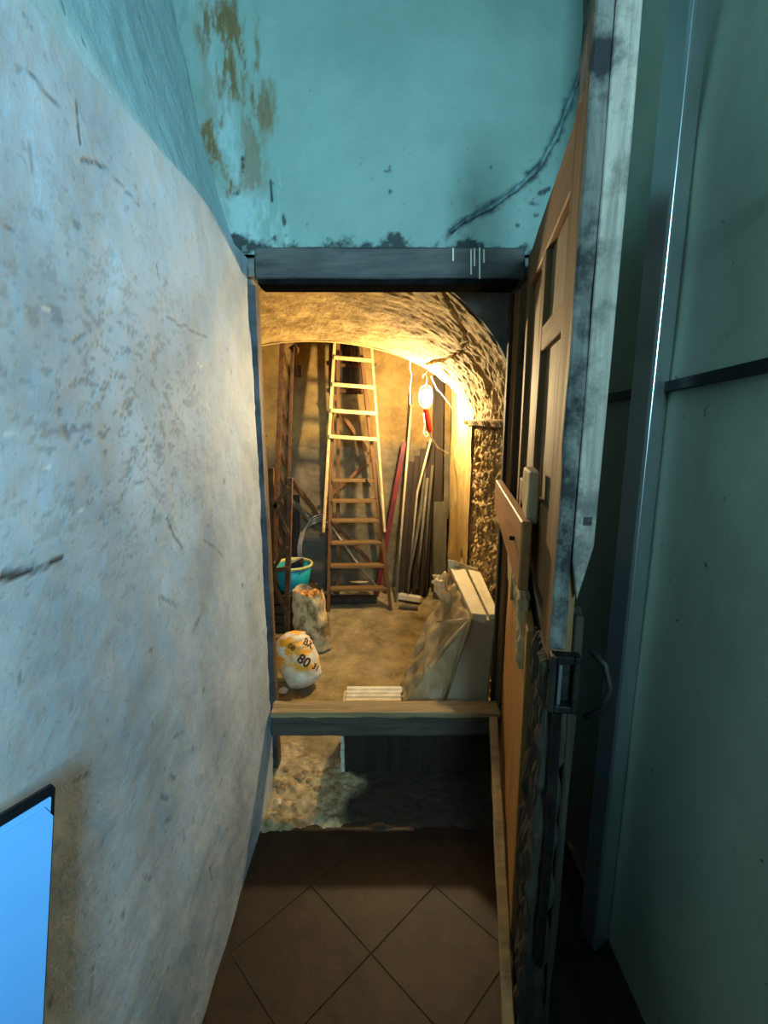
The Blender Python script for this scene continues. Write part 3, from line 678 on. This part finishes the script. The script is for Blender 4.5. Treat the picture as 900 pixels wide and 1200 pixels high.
# ------------------------------------------------------------------ things along the back of the store
def leaning(name, m, top, bot, wd, th_, label, cat, group=None):
    a = Vector(bot); c = Vector(top); a.z = max(a.z, 0.0)
    return tag(MB().bar(a, c, wd, th_, (0, 1, 0)).build(name, m, bevel=0.002), label, cat, group)
def foot(px, Y): p = P(px, 690, Y); return Vector((p.x, Y, 0.012))
boards = [((483,541),468,0.050,'shortest dark board leaning in the corner, next to the red bar'),
          ((490,534),477,0.060,'dark board leaning behind the pale thin pole'),
          ((497,526),487,0.065,'dark board leaning behind the grey hose'),
          ((505,518),496,0.070,'dark board leaning right below the lamp grip')]
for i, (tp, bpx, wd, lab) in enumerate(boards):
    leaning('dark_board', M_darkwood, P(tp[0], tp[1], 4.045 - 0.028*i), foot(bpx, 3.98 - 0.028*i), wd, 0.018, lab, 'board', 'dark boards leaning in the corner')
leaning('tall_plank', M_darkwood, P(514, 440, 4.05), foot(511, 4.0), 0.085, 0.03, 'tallest dark plank standing upright in the corner behind the lamp', 'plank')
leaning('grey_plank', M_greyboard, P(516, 588, 3.92), foot(515, 3.83), 0.11, 0.022, 'wide grey green board standing by the yellow flank wall', 'plank')
leaning('red_bar', M_red, P(474, 518, 3.99), foot(441, 3.88), 0.04, 0.025, 'red painted bar leaning between the ladder and the poles', 'bar')
leaning('dark_tall_batten', M_greyboard, P(481, 462, 4.075), foot(474, 4.03), 0.03, 0.012, 'thin grey batten leaning behind the pale pole', 'batten')
def pole(name, m, pts, r, label, cat='pole', group=None):
    return tag(MB().tube(pts, r, 10).build(name, m, smooth=True), label, cat, group)
pole('thin_pole', M_palepole, [PZ(464, 706, 0.005), P(482, 474, 4.0)], 0.010, 'pale thin pole leaning beside the ladder foot')
pole('metal_rod', M_palepole, [P(478, 694, 3.74), P(489, 577, 3.78), P(505, 514, 3.82)], 0.009, 'pale metal rod leaning below the lamp')
pole('bent_hose', M_pipe, [P(477, 690, 3.82), P(480, 670, 3.83), P(488, 630, 3.84), P(493, 600, 3.85), P(497, 560, 3.88), P(499, 540, 3.90)], 0.013, 'bent grey hose standing among the dark boards', 'hose')
pole('grey_tube', M_pipe, [P(488, 690, 3.79), P(495, 620, 3.84), P(501, 560, 3.88)], 0.014, 'grey tube standing right of the bent hose', 'tube')
pole('dark_tube', M_greyboard, [P(497, 690, 3.80), P(502, 600, 3.85), P(507, 545, 3.90)], 0.012, 'dull olive tube beside the wide grey board', 'tube')
pole('white_rod', M_palepole, [P(444, 690, 3.80), P(415, 655, 3.84), P(386, 613, 3.88)], 0.009, 'white rod slanting behind the ladder treads', 'rod')
tag(MB().bar((0.13, 3.80, 0.045), (0.30, 3.72, 0.045), 0.05, 0.045).build('white_timber', M_whitewood, bevel=0.004), 'whitewashed timber lying on the floor right of the ladder foot', 'timber')
tag(MB().bar((0.12, 3.62, 0.022), (0.27, 3.60, 0.022), 0.03, 0.02).build('short_lath', M_pipe, bevel=0.002), 'short grey lath lying in front of the whitewashed timber', 'lath')
tag(MB().bar((-0.50, 3.72, 0.04), (-0.06, 3.74, 0.04), 0.06, 0.06).build('dark_sleeper', M_darkwood, bevel=0.004), 'dark timber lying on the floor under the ladder', 'timber')
bl = MB().lathe([(0.0, 0.0), (0.03, 0.004), (0.035, 0.01), (0.0, 0.012)], 16); bl.v = [Vector((p.x*2.4, p.y, p.z*1.5)) + P(421, 683, 3.78) for p in bl.v]
tag(bl.build('pale_trowel_blade', M_pale, smooth=True), 'pale oval blade resting behind the lowest ladder tread', 'blade')
# (rack) behind the ladder top
RK = thing('slatted_rack', 'brown slatted wooden rack on the wall behind the ladder top', 'rack', tuple(P(408, 465, 4.07)))
for q in range(6):
    x = 393 + q * 6.0; MB().bar(P(x, 462, 4.055), P(x, 400, 4.055), 0.032, 0.018, (0, 1, 0)).build('slat', M_darkwood, RK, bevel=0.002)
for y in (458, 428): MB().bar(P(390, y, 4.035), P(427, y, 4.035), 0.03, 0.018, (0, 1, 0)).build('crosspiece', M_rust, RK, bevel=0.002)
tag(MB().box(tuple(P(348, 442, 4.09) + Vector((0, -.05, 0))), tuple(P(353, 429, 4.09))).build('wall_peg', M_rust, bevel=0.004), 'small brown peg stuck in the back wall beside the lattice mast', 'peg')

# lattice mast on the left
LM = thing('lattice_mast', 'rusty brown lattice mast standing against the back wall', 'mast', (-0.83, 3.72, 0))
def m_at(px, py): return P(px, py, 3.74)
l0, l1 = m_at(320, 705), m_at(331, 396); q0, q1 = m_at(334, 705), m_at(343, 405)
l0.z = 0.005; q0.z = 0.005
MB().bar(l0, l1, 0.035, 0.03, (0, 1, 0)).build('upright', M_rust, LM, bevel=0.002)
MB().bar(q0, q1, 0.022, 0.03, (0, 1, 0)).build('upright', M_rust, LM, bevel=0.002)
nz_ = 11
for q in range(nz_):
    t0 = 0.04 + 0.92*q/nz_; t1 = 0.04 + 0.92*(q+1)/nz_
    a = q0.lerp(q1, t0) + Vector((0, .004, 0)); c = l0.lerp(l1, t1) + Vector((0, .004, 0))
    if q % 1 == 0: MB().bar(a, c, 0.026, 0.014, (0, 1, 0)).build('lacing', M_rust, LM, bevel=0.001)
MB().tube([q1 + Vector((-.02, -.01, -.02)), q1 + Vector((.02, -.03, .0)), q1 + Vector((.045, -.04, -.03)), q1 + Vector((.04, -.04, -.06))], 0.010, 8).build('hook', M_rust, LM, smooth=True)
MB().bar(l1, q1 + Vector((.0, 0, .04)), 0.05, 0.03, (0, 1, 0)).build('head_plate', M_rust, LM, bevel=0.002)
# second low trestle frame in front of it
TR = thing('folded_trestle', 'dark brown folded trestle standing inside by the left jamb', 'trestle', (-0.70, 3.08, 0))
def t_at(px, py): return P(px, py, 3.08)
a0, a1, b0, b1 = t_at(318, 760), t_at(318, 548), t_at(336, 760), t_at(340, 560)
for u, v_ in ((a0, a1), (b0, b1)):
    u.z = 0.004; MB().bar(u, v_, 0.035, 0.03, (0, 1, 0)).build('leg', M_rust, TR, bevel=0.002)
for s_, e_ in (((318, 600), (338, 570)), ((318, 580), (338, 625)), ((318, 670), (337, 640)), ((318, 672), (337, 720)), ((316, 668), (339, 665))):
    MB().bar(t_at(*s_) + Vector((0, -.018, 0)), t_at(*e_) + Vector((0, -.018, 0)), 0.026, 0.012, (0, 1, 0)).build('brace', M_rust, TR, bevel=0.001)
tag(MB().bar(P(340, 562, 3.95), P(385, 618, 3.80), 0.035, 0.03).build('slanting_lath', M_ladder, bevel=0.002), 'brown lath slanting from the lattice mast to the ladder, upper one', 'lath')
tag(MB().bar(P(337, 582, 3.90), P(378, 622, 3.78), 0.05, 0.03).build('slanting_plank', M_greyboard, bevel=0.002), 'grey plank slanting below the brown lath', 'plank')
tag(MB().bar(foot(345, 3.90), P(345, 580, 3.96), 0.085, 0.03, (0, 1, 0)).build('upright_board', M_darkwood, bevel=0.002), 'dark upright board behind the turquoise tub', 'board')
# round dark panel and cable coil
pn = MB(); c0 = P(372, 655, 4.035); n = 28
ring = [Vector((0.20*math.cos(2*math.pi*q/n), 0, 0.24*math.sin(2*math.pi*q/n))) for q in range(n)]
pn.add([c0 + r_ for r_ in ring] + [c0 + r_ + Vector((0, .03, 0)) for r_ in ring], [tuple(range(n)), tuple(range(n, 2*n))] + [(q, (q+1) % n, n+(q+1) % n, n+q) for q in range(n)])
tag(pn.build('round_panel', mottled('dull_grey_panel', (66, 62, 52), (92, 86, 72), 6, 0.7, 0.2), bevel=0.003), 'round dull grey panel leaning behind the ladder foot', 'panel')
CC = thing('cable_coil', 'loops of grey cable hanging behind the turquoise tub', 'cable', tuple(P(360, 665, 3.70)))
for q, r_ in enumerate((0.0, 2.5, 5.0, 8.0)):
    MB().tube([P(349 + r_*.5, 665, 3.72), P(349 + r_*.5, 640, 3.72), P(352 + r_*.6, 626 - r_*.5, 3.73), P(361 + r_*.3, 616 - r_, 3.74), P(374, 611 - r_, 3.76), P(384, 612 - r_, 3.78)], 0.005, 6).build('loop', M_greycable, CC, smooth=True)
# turquoise tub on a dark crate
CR = thing('dark_crate', 'dark wooden crate under the turquoise tub', 'crate', (-0.66, 3.30, 0))
for q in range(4):
    z = 0.012 + q*0.072
    for yy_ in (3.17, 3.43): MB().box((-0.80, yy_-.01, z), (-0.50, yy_+.01, z+.06)).build('slat', M_darkwood, CR, bevel=0.002)
for xx_ in (-0.79, -0.51): MB().box((xx_-.012, 3.181, 0.004), (xx_+.012, 3.419, 0.30)).build('end_board', M_darkwood, CR, bevel=0.002)
MB().box((-0.777, 3.181, 0.27), (-0.523, 3.419, 0.288)).build('lid', M_darkwood, CR)
M_tub = mottled('turquoise_plastic', (8, 116, 130), (16, 138, 150), 5, 0.4, 0.05)
M_rim = mottled('dusty_lime_rim', (150, 150, 84), (186, 184, 120), 10, 0.7, 0.2)
tc = (-0.655, 3.30, 0.302)
TB = thing('plastic_tub', 'turquoise plastic tub with dusty lime rim and dark contents', 'tub', tc)
MB().lathe([(0.0, 0.004), (0.10, 0.0), (0.105, 0.004), (0.135, 0.17), (0.130, 0.17), (0.10, 0.012), (0.0, 0.012)], 28, tc).build('body', M_tub, TB, smooth=True)
MB().lathe([(0.128, 0.165), (0.142, 0.165), (0.145, 0.178), (0.138, 0.186), (0.128, 0.182), (0.128, 0.165)], 28, tc).build('rim', M_rim, TB, smooth=True)
tag(MB().bar((-0.735, 3.28, 0.425), (-0.58, 3.29, 0.50), 0.11, 0.05).build('black_case', M_black, bevel=0.006), 'black case lying in the turquoise tub', 'case')
tag(MB().tube([(-0.745, 3.255, 0.455), (-0.575, 3.26, 0.540)], 0.006, 8).build('short_rod', M_palepole), 'short pale rod lying on the black case in the tub', 'rod')
# open sack with scraps
def sack(name, cx, cy, hgt, r0, r1, m, seed, lean=(0, 0), fold=0.0, flat=0.75, rz=0.0):
    nu, nv = 44, 34
    u = np.linspace(0, 2*math.pi, nu); v = np.linspace(0, 1, nv)
    U, V = np.meshgrid(u, v, indexing='ij'); U = U.ravel(); V = V.ravel()
    prof_ = np.interp(V, [0, 0.05, 0.2, 0.5, 0.8, 1.0], [0.55, 0.92, 1.0, 0.98, 0.93, 0.95])
    R = (r0 + (r1 - r0) * V) * prof_
    sq = (np.abs(np.cos(U))**3 + np.abs(np.sin(U))**3) ** (-1/3)
    q = np.stack([np.cos(U)*3, np.sin(U)*3, V*4 + seed], 1)
    R = R * sq * (1 + 0.10 * fbm(q, 1.2, 4) + 0.04*np.sin(V*22 + 3*np.cos(U)))
    x = R*np.cos(U); y = R*flat*np.sin(U); z = V*hgt + 0.02*np.sin(3*U + seed)*V
    xr = x*math.cos(rz) - y*math.sin(rz); yr = x*math.sin(rz) + y*math.cos(rz)
    co = np.stack([cx + xr + lean[0]*V, cy + yr + lean[1]*V, 0.006 + z], 1)
    co = co.reshape(nu, nv, 3); co[-1] = co[0]; return co.reshape(-1, 3), nu, nv
M_sack = mottled('woven_tan_sack', (116, 92, 58), (196, 174, 128), 16, 0.9, 0.6, stretch=(1, 1, 0.6), lo=.42, hi=.58, bd=0.01, fine=60)
S1 = thing('open_sack', 'tan woven sack standing open beside the ladder foot', 'sack', (-0.45, 2.93, 0))
co, nu, nv = sack('x', 0, 0, 0.40, 0.115, 0.105, M_sack, 2.0, (-0.05, 0.02))
grid('bag', co, nu, nv, M_sack, parent=S1)
M_scrap = mottled('orange_scraps', (150, 90, 36), (206, 156, 88), 24, 0.9, 0.4)
scr = MB()
for q in range(26):
    a = random.uniform(0, 6.28); r_ = 0.075*math.sqrt(random.random()); c = Vector((-0.05 + r_*math.cos(a), 0.02 + 0.7*r_*math.sin(a), 0.372 + random.uniform(-.008, .014))) + S1.location
    e = Euler((random.uniform(-.9, .9), random.uniform(-.9, .9), a)).to_matrix(); sx, sy, sz = random.uniform(.018, .035), random.uniform(.014, .028), 0.007
    scr.hexa([c + e @ Vector(k_) for k_ in ((-sx,-sy,-sz),(sx,-sy*.7,-sz),(sx*.8,sy,-sz),(-sx,sy,-sz),(-sx,-sy,sz),(sx,-sy*.7,sz),(sx*.8,sy,sz),(-sx,sy,sz))])
so = tag(scr.build('wood_scraps', M_scrap, bevel=0.002), 'orange brown scraps filling the mouth of the open sack', 'scraps'); so['kind'] = 'stuff'
# printed cement bag slumped by the jamb
kk = NT('printed_paper_bag'); v = kk.coords()
sx_ = kk.n('ShaderNodeSeparateXYZ'); tcx = kk.n('ShaderNodeTexCoord'); kk.l(tcx.outputs['Object'], sx_.inputs[0])
colb = kk.ramp(kk.noise(v, 14, 6, .6), [(0.35, lin((196, 184, 156))), (0.65, lin((232, 224, 200)))])
band = kk.ramp(kk.noise(kk.coords((1, 1, 2)), 11, 3, .5), [(0.46, (0, 0, 0)), (0.56, (1, 1, 1))])
zr = kk.n('ShaderNodeMapRange'); kk.l(sx_.outputs['Z'], zr.inputs[0]); zr.inputs[1].default_value = 0.10; zr.inputs[2].default_value = 0.15
mm = kk.n('ShaderNodeMath', operation='MULTIPLY'); kk.l(band, mm.inputs[0]); kk.l(zr.outputs[0], mm.inputs[1])
kk.base(kk.mix(mm.outputs[0], colb, lin((232, 160, 44)))); kk.b.inputs['Roughness'].default_value = 0.55
kk.bump(kk.noise(v, 30, 6, .6), 0.4, 0.008)
S2 = thing('cement_bag', 'white and orange printed bag with folded top slumped beside the left jamb', 'sack', (-0.475, 2.52, 0))
nu, nv = 60, 46
u = np.linspace(0, 2*math.pi, nu); v_ = np.linspace(0, 1, nv); U, V = np.meshgrid(u, v_, indexing='ij'); U = U.ravel(); V = V.ravel()
# a plump bag whose axis leans from lower right up to the left and back
R = np.interp(V, [0, 0.04, 0.12, 0.4, 0.7, 0.88, 0.97, 1.0], [0.0, 0.55, 0.86, 1.0, 0.98, 0.80, 0.45, 0.0])
q = np.stack([np.cos(U)*2, np.sin(U)*2, V*5], 1)
R = R * (1 + 0.05*fbm(q, 1.3, 4) + 0.16*np.clip(V-.58, 0, 1)*np.sin(V*58 + 2*np.sin(U)))
ex = Vector((0.80, -0.10, 0.42)).normalized(); ez = Vector((-0.62, 0.36, 0.80)); ez = (ez - ex*ez.dot(ex)).normalized(); ey = ez.cross(ex)
co = np.outer(0.118*R*np.cos(U), ex) + np.outer(0.095*R*np.sin(U), ey) + np.outer(0.33*(V-0.5), ez)
co[:, 2] += 0.152; co[:, 0] += -0.02
co[:, 2] = np.maximum(co[:, 2], 0.008 + 0.25*np.minimum(co[:, 2], 0.0)*0)
co = co.reshape(nu, nv, 3); co[-1] = co[0]
bag = grid('bag', co.reshape(-1, 3), nu, nv, kk.m, parent=S2, flip=True)
M_ink = mottled('brown_print', (66, 36, 16), (92, 52, 24), 30, 0.7, 0.0)
def print_on(text, du, dv, size):
    cu = bpy.data.curves.new('t', 'FONT'); cu.body = text; cu.size = size; cu.align_x = 'CENTER'; cu.align_y = 'CENTER'; cu.resolution_u = 3; cu.extrude = 0.0; cu.offset = size * 0.035
    to = bpy.data.objects.new('t', cu); C.objects.link(to); dg = bpy.context.evaluated_depsgraph_get()
    me = bpy.data.meshes.new_from_object(to.evaluated_get(dg)); bpy.data.objects.remove(to)
    bm = bmesh.new(); bm.from_mesh(me); bmesh.ops.triangulate(bm, faces=bm.faces)
    for _ in range(2): bmesh.ops.subdivide_edges(bm, edges=list(bm.edges), cuts=1)
    a = math.radians(-38); cc = Vector((0, 0, 0.150))
    from mathutils.bvhtree import BVHTree
    bt = BVHTree.FromPolygons([Vector(p) for p in co.reshape(-1, 3)], [tuple(p.vertices) for p in bag.data.polygons])
    nrm_ = Vector((0.25, -0.80, 0.35)).normalized()       # print faces the doorway
    rx = Vector((1, 0.28, 0)).normalized(); rx = (rx - nrm_*rx.dot(nrm_)).normalized(); ry = nrm_.cross(rx)
    if ry.z < 0: ry = -ry
    for vv in bm.verts:
        x = vv.co.x*math.cos(a) - vv.co.y*math.sin(a) + du; y = vv.co.x*math.sin(a) + vv.co.y*math.cos(a) + dv
        o_ = cc + rx*x + ry*y + nrm_*0.4
        hit = bt.ray_cast(o_, -nrm_)
        vv.co = (hit[0] + nrm_*0.0015) if hit[0] is not None else cc + rx*x + ry*y
    bm.to_mesh(me); bm.free(); me.materials.append(M_ink)
    ob = bpy.data.objects.new('printed_lettering', me); C.objects.link(ob); ob.parent = bag
    return ob
print_on('80', 0.005, 0.000, 0.072); print_on('BK', 0.040, 0.088, 0.050); print_on('08', -0.055, 0.080, 0.040); print_on('31', 0.070, -0.045, 0.044)

# ------------------------------------------------------------------ low slab, wrapped package
SB = thing('ribbed_block', 'low block with pale ribbed top on the floor just behind the threshold beam', 'block', (0.15, 1.92, 0))
MB().box((-0.166, 1.800, 0.012), (0.46, 2.050, 0.256)).build('body', M_darkwood, SB, bevel=0.004, cuts=3, rough=0.003)
for q in range(8):
    y0 = 1.800 + q*0.0314
    MB().box((-0.174, y0, 0.2585), (0.462, y0+.0275, 0.270)).build('rib', M_chalk, SB, bevel=0.003)
for q in range(7):
    z0 = 0.016 + q*0.0345
    MB().box((-0.186, 1.797, z0), (-0.1685, 2.045, z0+.030)).build('end_tile', M_chalk, SB, bevel=0.003, cuts=1, rough=0.004, seed=q)
kf = NT('plastic_film')
cf = kf.ramp(kf.noise(kf.coords(), 7, 6, .6), [(0.35, lin((188, 170, 128))), (0.65, lin((222, 206, 166)))]); kf.base(cf)
kf.b.inputs['Roughness'].default_value = 0.32; kf.b.inputs['Specular IOR Level'].default_value = 0.5
kf.bump(kf.noise(kf.coords((1, 1, 0.4)), 16, 6, .55, 1.5), 0.7, 0.02)
tl = kf.n('ShaderNodeBsdfTranslucent'); kf.l(cf, tl.inputs[0]); mx = kf.n('ShaderNodeMixShader'); mx.inputs[0].default_value = 0.55
kf.l(kf.b.outputs[0], mx.inputs[1]); kf.l(tl.outputs[0], mx.inputs[2]); kf.l(mx.outputs[0], kf.t.nodes['Material Output'].inputs[0])
M_film = kf.m
M_greywrap = mottled('grey_wrap', (146, 132, 104), (176, 162, 132), 5, 0.4, 0.5, stretch=(1, 1, 0.3), bd=0.012, fine=12)
PK = thing('wrapped_package', 'large package wrapped in crumpled translucent plastic leaning by the door', 'package', (0.30, 1.96, 0.271))
B = [(0.250,1.835,0.274),(0.440,1.850,0.274),(0.455,2.20,0.274),(0.262,2.20,0.274),
     (0.384,1.94,0.645),(0.488,1.95,0.635),(0.490,2.33,0.695),(0.352,2.33,0.730)]
BF = [(0.072,1.870,0.274),(0.246,1.832,0.274),(0.256,2.195,0.274),(0.085,2.10,0.274),
      (0.372,1.934,0.652),(0.382,1.937,0.648),(0.348,2.33,0.735),(0.335,2.335,0.742)]
def crumple(mb, name, m, amp, cuts, par, fr=9.0, seed=0):
    o_ = mb.build(name, m, par, smooth=True); bm = bmesh.new(); bm.from_mesh(o_.data)
    for _ in range(cuts): bmesh.ops.subdivide_edges(bm, edges=list(bm.edges), cuts=1, use_grid_fill=True)
    bm.normal_update(); 
    for vv in bm.verts:
        c_ = vv.co; s_ = Vector((c_.x*1.0 + c_.z*0.6, c_.y, c_.z*0.35 - c_.x*.5)) * fr + Vector((seed, 0, 0))
        f_ = 1 - 2*abs(mnoise.noise(s_)); g_ = mnoise.fractal(s_*2.2, .8, 2, 3)
        vv.co += vv.normal * (amp * (0.7*f_ + 0.4*g_ - 0.5)) 
    for vv in bm.verts: vv.co.z = max(vv.co.z, 0.0015)
    bm.to_mesh(o_.data); bm.free()
    for p_ in o_.data.polygons: p_.use_smooth = True
    return o_
crumple(MB().hexa(B), 'wrapped_box', M_greywrap, 0.008, 4, PK, 6.0)
crumple(MB().hexa(BF), 'film', M_film, 0.024, 5, PK, 8.0)
# white foam boards standing out of the film
MB().hexa([(0.335,2.335,0.56),(0.365,2.345,0.56),(0.475,2.40,0.56),(0.46,2.42,0.56),(0.325,2.345,0.800),(0.360,2.335,0.795),(0.490,2.37,0.735),(0.475,2.39,0.740)]).build('foam_board', M_white, PK, bevel=0.003)
MB().hexa([(0.381,1.942,0.630),(0.444,1.945,0.625),(0.412,2.325,0.700),(0.338,2.330,0.712),(0.379,1.940,0.676),(0.446,1.944,0.668),(0.414,2.328,0.752),(0.333,2.332,0.766)]).build('foam_edge', M_white, PK, bevel=0.003)
MB().hexa([(0.460,1.962,0.620),(0.504,1.968,0.620),(0.486,2.32,0.690),(0.428,2.325,0.700),(0.459,1.960,0.662),(0.506,1.966,0.662),(0.488,2.322,0.740),(0.426,2.327,0.752)]).build('foam_edge', M_white, PK, bevel=0.003)
crumple(MB().hexa([(0.275,2.18,0.63),(0.33,2.17,0.63),(0.33,2.22,0.65),(0.275,2.23,0.65),(0.225,2.17,0.735),(0.295,2.16,0.75),(0.295,2.21,0.775),(0.235,2.23,0.755)]), 'film_tuft', M_film, 0.026, 3, PK, 20, 3)
mt = MB()
for q, (m_, e_) in enumerate((((0.325, 1.895, 0.52), (0.275, 1.850, 0.37)), ((0.29, 1.93, 0.56), (0.19, 1.93, 0.44)), ((0.30, 2.00, 0.615), (0.24, 2.06, 0.585)))):
    mt.tube([Vector((0.376, 1.937, 0.650)), Vector(m_), Vector(e_)], [0.010, 0.008, 0.003], 6)
mt.build('film_fold', M_film, PK, smooth=True)

# ------------------------------------------------------------------ rubble
M_rub = mottled('rubble_stone', (110, 92, 64), (178, 154, 114), 20, 0.95, 0.5)
def stone(name, p, r, m, label, group=None, seed=0):
    bm = bmesh.new(); bmesh.ops.create_icosphere(bm, subdivisions=2, radius=1.0)
    for vv in bm.verts:
        n_ = mnoise.noise(vv.co*1.3 + Vector((seed*3.1, 0, 0))); vv.co *= r*(1 + 0.45*n_); vv.co.z *= 0.62
    me = bpy.data.meshes.new(name); bm.to_mesh(me); bm.free(); me.materials.append(m)
    o_ = bpy.data.objects.new(name, me); C.objects.link(o_); o_.location = (p.x, p.y, p.z + r*.5); o_.rotation_euler = (0, 0, seed)
    tag(o_, label, 'stone', group)
for i, (px, py, r_) in enumerate(((352,913,.020),(362,917,.014),(372,927,.018),(388,928,.020),(384,910,.013),(398,893,.018),(408,897,.016),(405,885,.012),(395,922,.016),
     (343,922,.014),(335,905,.016),(330,928,.02),(345,945,.012),(378,942,.014),(391,940,.011),(322,920,.022),(357,930,.010),(368,903,.010))):
    stone('rubble_stone', PZ(px, py, 0.0), r_, M_rub, 'small brown rubble stone on the dirt under the threshold beam', 'rubble stones under the threshold beam', i+1)
stone('white_pebble', PZ(327, 942, 0.0), 0.016, M_chalk, 'white pebble lying by the left jamb under the threshold beam', None, 31)
stone('pale_flake', PZ(361, 922, 0.0), 0.008, M_chalk, 'tiny pale plaster flake among the brown rubble', None, 33)
for i, (px, py, r_, lab) in enumerate(((316,812,.026,'pale plaster chunk lying against the left jamb, lower one'), (319,796,.022,'pale plaster chunk lying against the left jamb, upper one'))):
    p = PZ(px, py, 0.0); p.x = max(p.x, -0.56); stone('plaster_chunk', p, r_, M_chalk, lab, None, 40+i)
